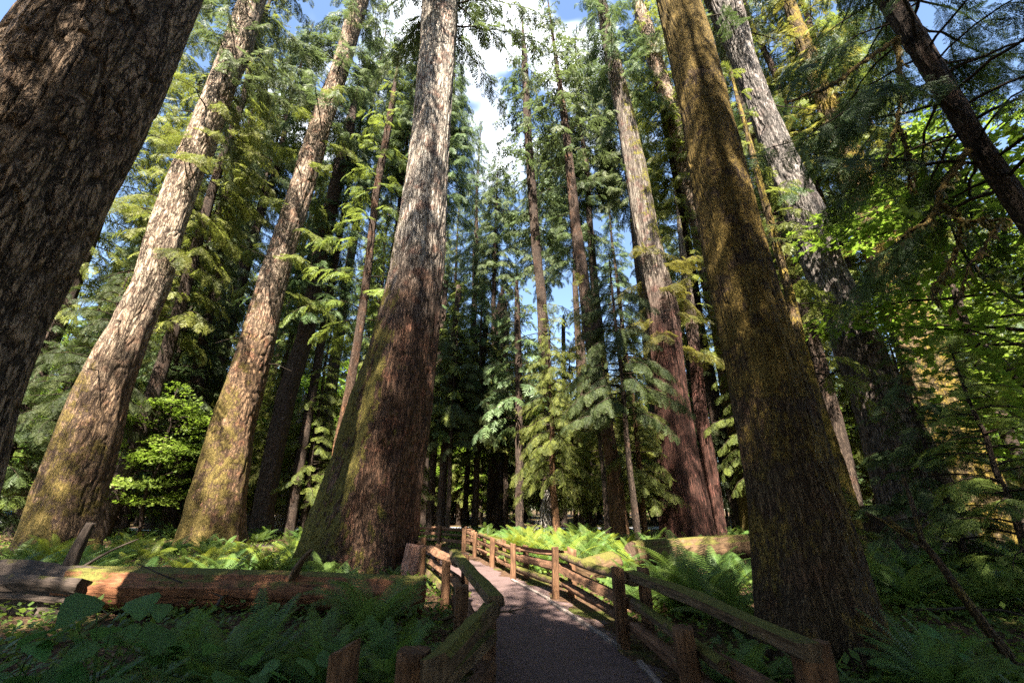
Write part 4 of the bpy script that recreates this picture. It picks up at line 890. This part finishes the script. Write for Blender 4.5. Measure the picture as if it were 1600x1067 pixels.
for px, F, s, nl, h, size, spread, lb in [
    (120, 3.7, 1, 9, 0.95, 0.26, 0.30, 'tall broad-leaved plant on two pale stems in the near left corner'),
    (40, 3.9, 2, 9, 0.60, 0.24, 0.45, 'broad-leaved plant at the far left bottom corner'),
    (230, 3.8, 3, 10, 0.62, 0.23, 0.42, 'broad-leaved plant next to the one with pale stems'),
    (330, 4.0, 4, 10, 0.55, 0.2, 0.4, 'low broad-leaved plant below the mossy bank'),
    (430, 4.0, 5, 10, 0.50, 0.19, 0.38, 'low broad-leaved plant left of the near fence posts'),
    (-30, 3.5, 6, 8, 0.7, 0.25, 0.4, 'broad-leaved plant cut by the left picture edge'),
    (1410, 5.6, 7, 11, 0.42, 0.17, 0.32, 'small light green plant at the foot of the brown mossy trunk'),
    (1470, 5.0, 8, 8, 0.35, 0.15, 0.3, 'small dim plant under the dead mossy sapling')]:
    put_leafy(*at(px, F), s, nl, h, size, spread, lb)

# ------------------------------------------------------------------ timber pieces
def beam(P, w_, h_, seed, seg=10, n=22, rough=0.10, square=0.5, slant=0.0, taper=0.0, hole=None):
    """a split or round timber along the polyline P: an irregular section that wanders along its length, closed ends, UV along the grain"""
    rg = np.random.default_rng(seed); P = dense(np.asarray(P, float), n) if len(P) > 2 else np.linspace(P[0], P[1], n)
    T = np.gradient(P, axis=0); T /= np.linalg.norm(T, axis=1)[:, None]
    up = np.array([0, 0, 1.]) if abs(T[0, 2]) < 0.8 else np.array([0.0, 1.0, 0])
    A = np.cross(up, T); A /= np.linalg.norm(A, axis=1)[:, None]; B = np.cross(T, A)
    a = np.arange(seg) / seg * 2 * math.pi + 0.3
    e = 1 - 0.55 * square; cx = np.sign(np.cos(a)) * np.abs(np.cos(a)) ** e; cy = np.sign(np.sin(a)) * np.abs(np.sin(a)) ** e
    prof = 1 + rg.normal(0, rough, seg)
    s = np.linspace(0, 1, n)
    nv = np.array([fbm(np.stack([s * 5 + seed, np.full(n, k * 0.7), np.full(n, seed * 1.3)], 1), seed % 50, 3) for k in range(seg)]).T - .5
    rr = prof[None] * (1 + nv * rough * 3.2) * (1 - taper * s)[:, None]
    V = P[:, None] + (rr * cx[None])[..., None] * A[:, None] * w_ / 2 + (rr * cy[None])[..., None] * B[:, None] * h_ / 2
    V[-1] += T[-1] * (slant * (rr[-1] * cx))[:, None]
    V[-1] += T[-1] * rg.normal(0, 0.006, (seg, 1)); V[0] += T[0] * rg.normal(0, 0.006, (seg, 1))
    V = V.reshape(-1, 3); ends = np.stack([V[:seg].mean(0), V[-seg:].mean(0)])
    Q = []; 
    for i in range(n - 1):
        for j in range(seg): Q.append([i * seg + j, i * seg + (j + 1) % seg, (i + 1) * seg + (j + 1) % seg, (i + 1) * seg + j])
    Tr = []
    for e_, b in ((0, 0), (1, (n - 1) * seg)):
        for j in range(seg): Tr.append([n * seg + e_, b + (j + 1) % seg, b + j] if e_ == 0 else [n * seg + e_, b + j, b + (j + 1) % seg])
    V = np.vstack([V, ends]); Ln = float(np.sum(np.linalg.norm(np.diff(P, axis=0), axis=1)))
    uv = []
    for q in Q:
        j = q[0] % seg; i = q[0] // seg; u0 = j / seg * (w_ + h_) * 1.6; u1 = (j + 1) / seg * (w_ + h_) * 1.6; v0 = i / (n - 1) * Ln + seed; v1 = (i + 1) / (n - 1) * Ln + seed
        uv += [(u0, v0), (u1, v0), (u1, v1), (u0, v1)]
    for t in Tr:
        for k in t:
            uv.append((float(V[k][0] + V[k][1]) * 1.3, float(V[k][2]) * 0.3 + seed))
    return V, Q, Tr, uv
def timber(name, P, w_, h_, seed, mat, parent, **kw):
    V, Q, Tr, uv = beam(np.asarray(P, float) - (np.array(parent.location) if parent else 0), w_, h_, seed, **kw)
    me = mesh_np(name, V, Q, [mat], smooth=True, tris=Tr)
    ul = me.uv_layers.new(name='UVMap'); ul.data.foreach_set('uv', np.array(uv, np.float32).ravel())
    me.polygons.foreach_set('use_smooth', np.concatenate([np.ones(len(Q), bool), np.zeros(len(Tr), bool)]))
    if w_ < 0.3 and kw.get('square', 0.5) > 0.45: me.set_sharp_from_angle(angle=R(32))
    return link(name, me, parent)
def fence(label, stations, path_side, seed, rails=(0.72, 0.47, 0.22), skip_top=()):
    """stations: (x, y, post top height, number of posts); split rails run between paired posts"""
    rg = random.Random(seed); S = stations; root = thing('rail_fence', label, 'fence', (S[0][0], S[0][1], 0))
    for i, (x, y, h, k) in enumerate(S):
        a = S[max(0, i - 1)]; b = S[min(len(S) - 1, i + 1)]; d = Vector((b[0] - a[0], b[1] - a[1])).normalized(); nrm = Vector((-d.y, d.x)) * path_side
        for j in range(k):
            off = 0.17 if j == 0 else -0.17; hh = h - (0.0 if j == 0 else rg.uniform(0.0, 0.08)); px, py = x + nrm.x * off, y + nrm.y * off
            timber('post', [(px, py, -0.2), (px + rg.uniform(-.03, .03), py + rg.uniform(-.03, .03), hh)], rg.uniform(0.13, 0.18), rg.uniform(0.12, 0.17), seed * 100 + i * 10 + j, M['fence_wood'], root, n=16, seg=12, rough=0.06, square=rg.uniform(0.2, 0.8), slant=rg.uniform(-.04, .04))
    for i in range(len(S) - 1):
        x0, y0, h0, _ = S[i]; x1, y1, h1, _ = S[i + 1]; d = Vector((x1 - x0, y1 - y0)).normalized()
        for r, z in enumerate(rails):
            if r == 0 and i in skip_top: continue
            e0, e1 = rg.uniform(0.12, 0.28), rg.uniform(0.12, 0.28); zz0 = z * h0 / 0.86 + rg.uniform(-.02, .02) + 0.03 * (i % 2); zz1 = z * h1 / 0.86 + rg.uniform(-.02, .02) + 0.03 * (i % 2)
            timber('rail', [(x0 - d.x * e0, y0 - d.y * e0, zz0), ((x0 + x1) / 2, (y0 + y1) / 2, (zz0 + zz1) / 2 + rg.uniform(-.03, .02)), (x1 + d.x * e1, y1 + d.y * e1, zz1)],
                rg.uniform(0.12, 0.17), rg.uniform(0.11, 0.15), seed * 100 + 50 + i * 5 + r, M['rail_plain'] if (r + i) % 3 else M['rail_mossy'], root, n=26, seg=9, rough=0.17, square=rg.uniform(0.3, .9))
    return root
# right fence, from the viewer to the bend
rF = fence('split-rail fence along the right side of the path, mossy near end to sunlit bend', [(1.43 + .12, 6.25, 0.88, 2), (0.88 + .12, 9.35, 0.88, 2), (0.20, 11.6, 0.78, 2), (-0.42, 13.9, 0.78, 2), (-1.15, 16.6, 0.80, 2), (-1.75, 18.6, 0.82, 2)], 1, 7)
timber('post', [(1.56, 4.42, -0.2), (1.50, 4.38, 0.62)], 0.21, 0.19, 901, M['fence_wood'], rF, n=18, seg=14, rough=0.06, square=0.1, taper=0.15)['label'] = 'short round-topped orange post'
timber('post', [(2.02, 3.42, -0.2), (2.0, 3.40, 0.76)], 0.26, 0.12, 902, M['fence_wood'], rF, n=18, seg=14, rough=0.05, square=0.9)
timber('rail', [(1.55, 6.35, 0.78), (1.72, 4.9, 0.79), (1.90, 3.22, 0.75)], 0.19, 0.11, 903, M['rail_mossy'], rF, n=44, seg=9, rough=0.16, square=0.9)['label'] = 'top rail covered in thick moss'
timber('rail', [(1.52, 6.40, 0.50), (1.60, 5.2, 0.47), (1.70, 4.1, 0.42)], 0.12, 0.10, 904, M['rail_mossy'], rF, n=26, seg=12, rough=0.08)
timber('rail', [(1.50, 6.35, 0.24), (1.60, 5.0, 0.22), (1.66, 3.6, 0.2)], 0.13, 0.12, 905, M['rail_plain'], rF, n=26, seg=12, rough=0.08)
timber('rail', [(1.78, 4.5, 0.36), (1.95, 3.7, 0.33), (2.1, 3.0, 0.30)], 0.16, 0.13, 906, M['rail_plain'], rF, n=26, seg=12, rough=0.08)
# left fence
lF = fence('split-rail fence along the left side of the path, with the mossy angled top rail', [(-0.26, 4.75, 0.70, 0), (-0.98, 8.4, 0.82, 2), (-1.95, 11.2, 0.80, 2), (-2.75, 13.6, 0.80, 2), (-3.6, 16.2, 0.85, 2), (-4.9, 18.0, 0.85, 2)], -1, 8, skip_top=(0,))
timber('post', [(-0.66, 3.42, -0.2), (-0.66, 3.40, 0.715)], 0.225, 0.2, 911, M['fence_wood'], lF, n=18, seg=16, rough=0.03, square=0.15)['label'] = 'near round post with a flat cut top'
timber('post', [(-1.16, 3.52, -0.2), (-1.17, 3.52, 0.70)], 0.19, 0.12, 912, M['fence_wood'], lF, n=18, seg=10, rough=0.06, square=0.9, slant=0.045)['label'] = 'near split post with a mossy slanted top'
timber('post', [(-0.56, 5.35, -0.2), (-0.55, 5.35, 0.80)], 0.15, 0.15, 913, M['fence_wood'], lF, n=18, seg=12, rough=0.05, square=0.6)
timber('rail', [(-0.45, 3.0, 0.715), (-0.19, 4.9, 0.665)], 0.17, 0.16, 914, M['rail_mossy'], lF, n=34, seg=8, rough=0.17, square=0.9)['label'] = 'near top rail green with moss'
timber('rail', [(-0.17, 4.72, 0.76), (-1.10, 8.75, 0.84)], 0.16, 0.10, 915, M['rail_mossy'], lF, n=40, seg=8, rough=0.15, square=0.9)
timber('post', [(-0.22, 4.98, -0.2), (-0.22, 4.98, 0.62)], 0.12, 0.12, 918, M['fence_wood'], lF, n=14, seg=10)
timber('rail', [(-0.58, 3.2, 0.46), (-0.2, 4.8, 0.46)], 0.13, 0.13, 916, M['rail_mossy'], lF, n=26, seg=12)
timber('rail', [(-0.58, 3.2, 0.20), (-0.2, 4.8, 0.20)], 0.13, 0.13, 917, M['rail_plain'], lF, n=26, seg=12)
# fence across the far end
fence('dark low rail fence closing the far end of the path where it turns', [(-9.0, 23.2, 0.85, 1), (-5.6, 22.9, 0.85, 1), (-3.3, 21.8, 0.85, 1), (-1.9, 20.0, 0.85, 1)], -1, 9)
# boards edging the path
for k, (a, b, lb) in enumerate([((858, 941), (968, 1014), 'grey timber edging board along the right side of the path'), ((800, 908), (857, 938), 'worn edging board further along the path, partly buried'), ((1000, 1040), (1040, 1085), 'buried edging board nearest the viewer at the bottom edge')]):
    Fa, Fb = gF(a[1]), gF(b[1]); p = [(gx(a[0], Fa), Fa, 0.02), (gx(b[0], Fb), Fb, 0.02)]
    tag(timber('edging_board', p, 0.07, 0.08, 930 + k, M['board'], None, n=14, seg=8, rough=0.04, square=0.9), lb, 'board')

# ------------------------------------------------------------------ fallen logs, stumps
root = thing('fallen_log', 'reddish rotten fallen log with moss on top, lying left of the path', 'log', (-4.5, 7.9, 0))
timber('log_body', [(-7.3, 8.0, 0.38), (-5.5, 7.95, 0.36), (-3.5, 7.9, 0.34), (-1.45, 7.95, 0.27)], 0.62, 0.58, 940, M['log_red'], root, n=70, seg=40, rough=0.05, square=0.15, taper=0.15)
timber('branch_stub', [(-3.55, 7.75, 0.55), (-3.42, 7.6, 0.78), (-3.22, 7.55, 0.98)], 0.14, 0.12, 941, M['log_moss'], root, n=12, seg=8, taper=0.6)
timber('branch_stub', [(-5.2, 7.6, 0.50), (-5.6, 7.5, 0.66), (-5.9, 7.45, 0.8)], 0.03, 0.03, 942, M['stump'], root, n=10, seg=6, taper=0.5)
root = thing('mossy_stump', 'dark mossy root mound with a broken upright snag at the log end', 'stump', (-8.2, 8.2, 0))
timber('mound', [(-11.5, 8.0, 0.12), (-9.6, 8.1, 0.24), (-8.0, 8.1, 0.30), (-7.2, 8.0, 0.26), (-6.7, 7.95, 0.24)], 1.0, 0.74, 943, M['stump'], root, n=60, seg=34, rough=0.14, square=0.1)
timber('snag', [(-7.75, 8.3, 0.3), (-7.7, 8.3, 0.9), (-7.6, 8.3, 1.35)], 0.30, 0.26, 944, M['stump'], root, n=26, seg=16, rough=0.12, taper=0.55)
timber('branch_stub', [(-7.4, 8.1, 0.6), (-6.9, 8.1, 0.95), (-6.5, 8.1, 1.1)], 0.07, 0.06, 945, M['stump'], root, n=12, seg=8, taper=0.7)
root = thing('fallen_log', 'mossy fallen log with a dark sawn end, behind the fence on the right', 'log', (5.5, 13.9, 0))
timber('log_body', [(gx(992, 12.8), 12.8, 0.42), (5.5, 13.3, 0.5), (7.6, 14.0, 0.56), (10, 14.8, 0.6)], 0.66, 0.66, 946, M['log_moss'], root, n=60, seg=34, rough=0.06, square=0.1)
timber('sawn_end', [(gx(992, 12.8) - 0.05, 12.76, 0.42), (gx(992, 12.8) + 0.06, 12.83, 0.42)], 0.62, 0.62, 947, M['cut'], root, n=4, seg=24, rough=0.03, square=0.0)
tag(timber('fallen_log', [(gx(915, 10.6), 10.6, 0.28), (gx(935, 10.9), 10.9, 0.34), (gx(962, 11.2), 11.2, 0.40)], 0.55, 0.5, 948, M['log_moss'], None, n=20, seg=22, rough=0.06, square=0.1), 'short rounded brown log lying just behind the right fence', 'log')
tag(timber('bark_slab', [(-2.5, 11.6, -0.05), (-2.42, 11.7, 0.75)], 0.5, 0.3, 949, M['red_stump'], None, n=14, seg=12, rough=0.08, square=0.8), 'sunlit reddish broken stump block between the giant fir and the fence', 'stump')
sx = gx(1374, 13, 1.5)
root = thing('tree_stump', 'broad dark sawn stump standing at the foot of the grey furrowed trunk', 'stump', (sx, 13, 0))
timber('stump_body', [(sx, 13, -0.2), (sx, 13, 0.8), (sx, 13, 1.56)], 1.28, 1.2, 950, M['stump'], root, n=26, seg=36, rough=0.05, square=0.0, taper=0.12)
timber('sawn_top', [(sx, 13, 1.55), (sx, 13, 1.66)], 1.16, 1.06, 951, M['stump'], root, n=5, seg=30, rough=0.03, square=0.0)
# dead leaning sapling, right
root = thing('dead_sapling', 'mossy dead sapling leaning across the shaded ferns', 'dead tree', (gx(1600, 5.4), 5.4, 0))
def pp(px, py, F): return (wx(px, py, F), F, hz(py, F))
timber('stem', [pp(1605, 1062, 5.3), pp(1545, 985, 5.5), pp(1500, 925, 5.7), pp(1462, 870, 5.9), pp(1440, 845, 6.0)], 0.10, 0.10, 952, M['bark_mossy'], root, n=30, seg=10, taper=0.3)
timber('branch', [pp(1440, 845, 6.0), pp(1432, 810, 6.1), pp(1420, 770, 6.2), pp(1410, 742, 6.3)], 0.06, 0.06, 953, M['bark_mossy'], root, n=20, seg=8, taper=0.4)
timber('branch', [pp(1450, 858, 5.95), pp(1405, 832, 6.1), pp(1380, 812, 6.2), pp(1352, 800, 6.3)], 0.05, 0.05, 954, M['bark_mossy'], root, n=20, seg=8, taper=0.6)
timber('branch', [pp(1428, 840, 6.0), pp(1400, 822, 6.1), pp(1388, 808, 6.2)], 0.055, 0.055, 955, M['bark_mossy'], root, n=12, seg=8, taper=0.3)
# fallen branches on the forest floor
rg = np.random.default_rng(12)
for k, (px, F) in enumerate([(430, 6.9), (330, 7.2), (120, 6.4), (560, 9.2), (690, 7.0), (1010, 11.5), (1120, 10.2), (1430, 7.6), (1520, 9.0), (1380, 10.5), (250, 9.6), (60, 10.2), (940, 15), (1080, 16)]):
    x, y = at(px, F); a = rg.uniform(0, 6.28); l = rg.uniform(0.7, 1.7); acc = Acc(); q = np.linspace(0, 1, 9); z = g1(x, y) + 0.05
    P = np.stack([q * l * math.cos(a), q * l * math.sin(a), 0.06 + 0.10 * np.sin(q * 3)], 1) + rg.normal(0, .02, (9, 3)); acc.tube(P, np.linspace(0.028, 0.008, 9), 6, 0)
    for j in range(4):
        b = a + rg.choice([-1, 1]) * rg.uniform(.5, 1.1); m_ = P[rg.integers(2, 8)]; acc.tube(np.array([m_, m_ + np.array([math.cos(b), math.sin(b), .25]) * rg.uniform(.15, .4)]), [0.012, 0.004], 4, 0)
    tag(link('fallen_branch', acc.mesh('fallen_branch', [M['stump'] if k % 2 else M['log_moss']], True), None, (x, y, z)), 'thin bare branch fallen on the forest floor among the ferns', 'branch', 'fallen branches among the ferns')
# heap of dead hanging branches
bx, by = at(858, 22.5)
root = thing('branch_heap', 'heap of pale dead branches leaning on a trunk above the bright ferns', 'branches', (bx, by, 0)); acc = Acc(); rg = np.random.default_rng(3)
for k in range(46):
    a = rg.uniform(0, 6.28); r = rg.uniform(0.3, 1.0); h = rg.uniform(1.0, 2.5); t0 = np.array([rg.normal(-0.1, .12), rg.normal(0, .1), h])
    e = np.array([r * math.cos(a), r * math.sin(a), rg.uniform(0, .5)]); m_ = (t0 + e) / 2 + rg.normal(0, .12, 3)
    acc.tube(dense(np.array([t0, m_, e]), 7), np.linspace(0.022, 0.008, 7), 4, 0)
link('branch', acc.mesh('dead_branch_tangle', [M['dead_wood']], True), root)['kind'] = 'stuff'

# ------------------------------------------------------------------ ground cover
def cover(name, n, Fr, xr, mat, size, seed, flat, clear=1.1):
    rg = np.random.default_rng(seed); F = Fr[0] + (Fr[1] - Fr[0]) * rg.uniform(0, 1, n) ** 1.5; x = rg.uniform(xr[0], xr[1], n) * np.maximum(F, 5)
    s = path_dist(x, F) > clear; x, F = x[s], F[s]; s = fbm(np.stack([x * .6, F * .6, x * 0], 1), seed, 3) > rg.uniform(0.2, 0.6, len(x)); x, F = x[s], F[s]
    m_ = len(x); o = np.stack([x, F, gz(x, F) + rg.uniform(0.005, 0.02 if flat else 0.22, m_)], 1); a = rg.uniform(0, 6.28, m_); l = size * rg.uniform(.5, 1.4, m_)
    d = np.stack([np.cos(a), np.sin(a), rg.normal(0, .15 if flat else .5, m_)], 1); sd = np.stack([-np.sin(a), np.cos(a), rg.normal(0, .2 if flat else .4, m_)], 1)
    wv = (0.12 if flat else 0.36) * l
    V = np.stack([o, o + d * l[:, None] * .5 + sd * wv[:, None], o + d * l[:, None], o + d * l[:, None] * .5 - sd * wv[:, None]], 1).reshape(-1, 3)
    me = mesh_np(name, V, np.arange(len(V)).reshape(-1, 4), [mat], attrs={'tint': ('FACE', rg.uniform(0, 1, m_))}); link(name, me)['kind'] = 'stuff'
cover('ground_litter', 60000, (2, 30), (-1.4, 1.4), M['litter'], 0.09, 1, True, 0.75)
cover('path_litter', 16000, (2.5, 20), (-0.45, 0.45), M['litter'], 0.05, 5, True, -1)
cover('low_herbs', 110000, (3.5, 34), (-1.4, 1.4), M['herb'], 0.085, 2, False, 1.25)

# ------------------------------------------------------------------ the parked car by the road
def car(label, x, y, rz):
    root = thing('parked_car', label, 'car', (x, y, 0.03), None, rz)
    def loft(secs, mat, name, parent, smooth=True):
        a = Acc(); n_ = len(secs[0]); V = np.vstack([np.array(s_) for s_ in secs]); m_ = len(secs)
        Q = [[i * n_ + j, i * n_ + (j + 1) % n_, (i + 1) * n_ + (j + 1) % n_, (i + 1) * n_ + j] for i in range(m_ - 1) for j in range(n_)]
        T = []
        for e in (0, m_ - 1):
            for j in range(1, n_ - 1): T.append([e * n_, e * n_ + j, e * n_ + j + 1])
        return link(name, mesh_np(name, V, Q, [mat], tris=T, smooth=smooth), parent)
    def sec(x_, hw, z0, z1, r=0.12): return [(x_, -hw, z0 + r), (x_, -hw + r, z0), (x_, hw - r, z0), (x_, hw, z0 + r), (x_, hw, z1 - r), (x_, hw - r, z1), (x_, -hw + r, z1), (x_, -hw, z1 - r)]
    loft([sec(-2.2, .75, .35, .85), sec(-2.1, .88, .25, 1.0), sec(-1, .9, .22, 1.02), sec(.6, .9, .22, 1.0), sec(1.6, .88, .22, .92), sec(2.15, .8, .28, .78), sec(2.25, .7, .38, .7)], M['car_paint'], 'body', root)
    loft([sec(-1.95, .62, .99, 1.04, .02), sec(-1.45, .66, .99, 1.48, .1), sec(.05, .66, .99, 1.52, .1), sec(.95, .70, .96, 1.02, .02)], M['car_glass'], 'windows', root)
    loft([sec(-1.5, .67, 1.455, 1.50, .02), sec(-1.2, .69, 1.49, 1.55, .02), sec(-.1, .69, 1.5, 1.56, .02), sec(.15, .66, 1.47, 1.51, .02)], M['car_paint'], 'roof', root)
    for sx_, sy_ in ((-1.35, -.84), (-1.35, .84), (1.4, -.84), (1.4, .84)):
        wh = Acc(); wh.tube([(sx_, sy_ - .1, .32), (sx_, sy_ - .09, .32), (sx_, sy_ + .09, .32), (sx_, sy_ + .1, .32)], [.28, .32, .32, .28], 20, 0, cap=True); w_o = link('wheel', wh.mesh('wheel', [M['rubber']], True), root)
        rm = Acc(); s_ = 1 if sy_ > 0 else -1; rm.tube([(sx_, sy_ + s_ * .10, .32), (sx_, sy_ + s_ * .115, .32)], [.2, .18], 16, 0, cap=True); link('rim', rm.mesh('rim', [M['chrome']]), w_o)
    for sy_ in (-.6, .6): loft([sec(2.16, .16, .58, .74, .03), sec(2.24, .14, .59, .72, .03)], M['lamp'], 'headlight', root).location = (0, sy_, 0)
car('dark parked car with blue sky-reflecting windscreen by the road, half hidden behind the pale spruce', gx(14, 33.2), 33.2, R(-60))
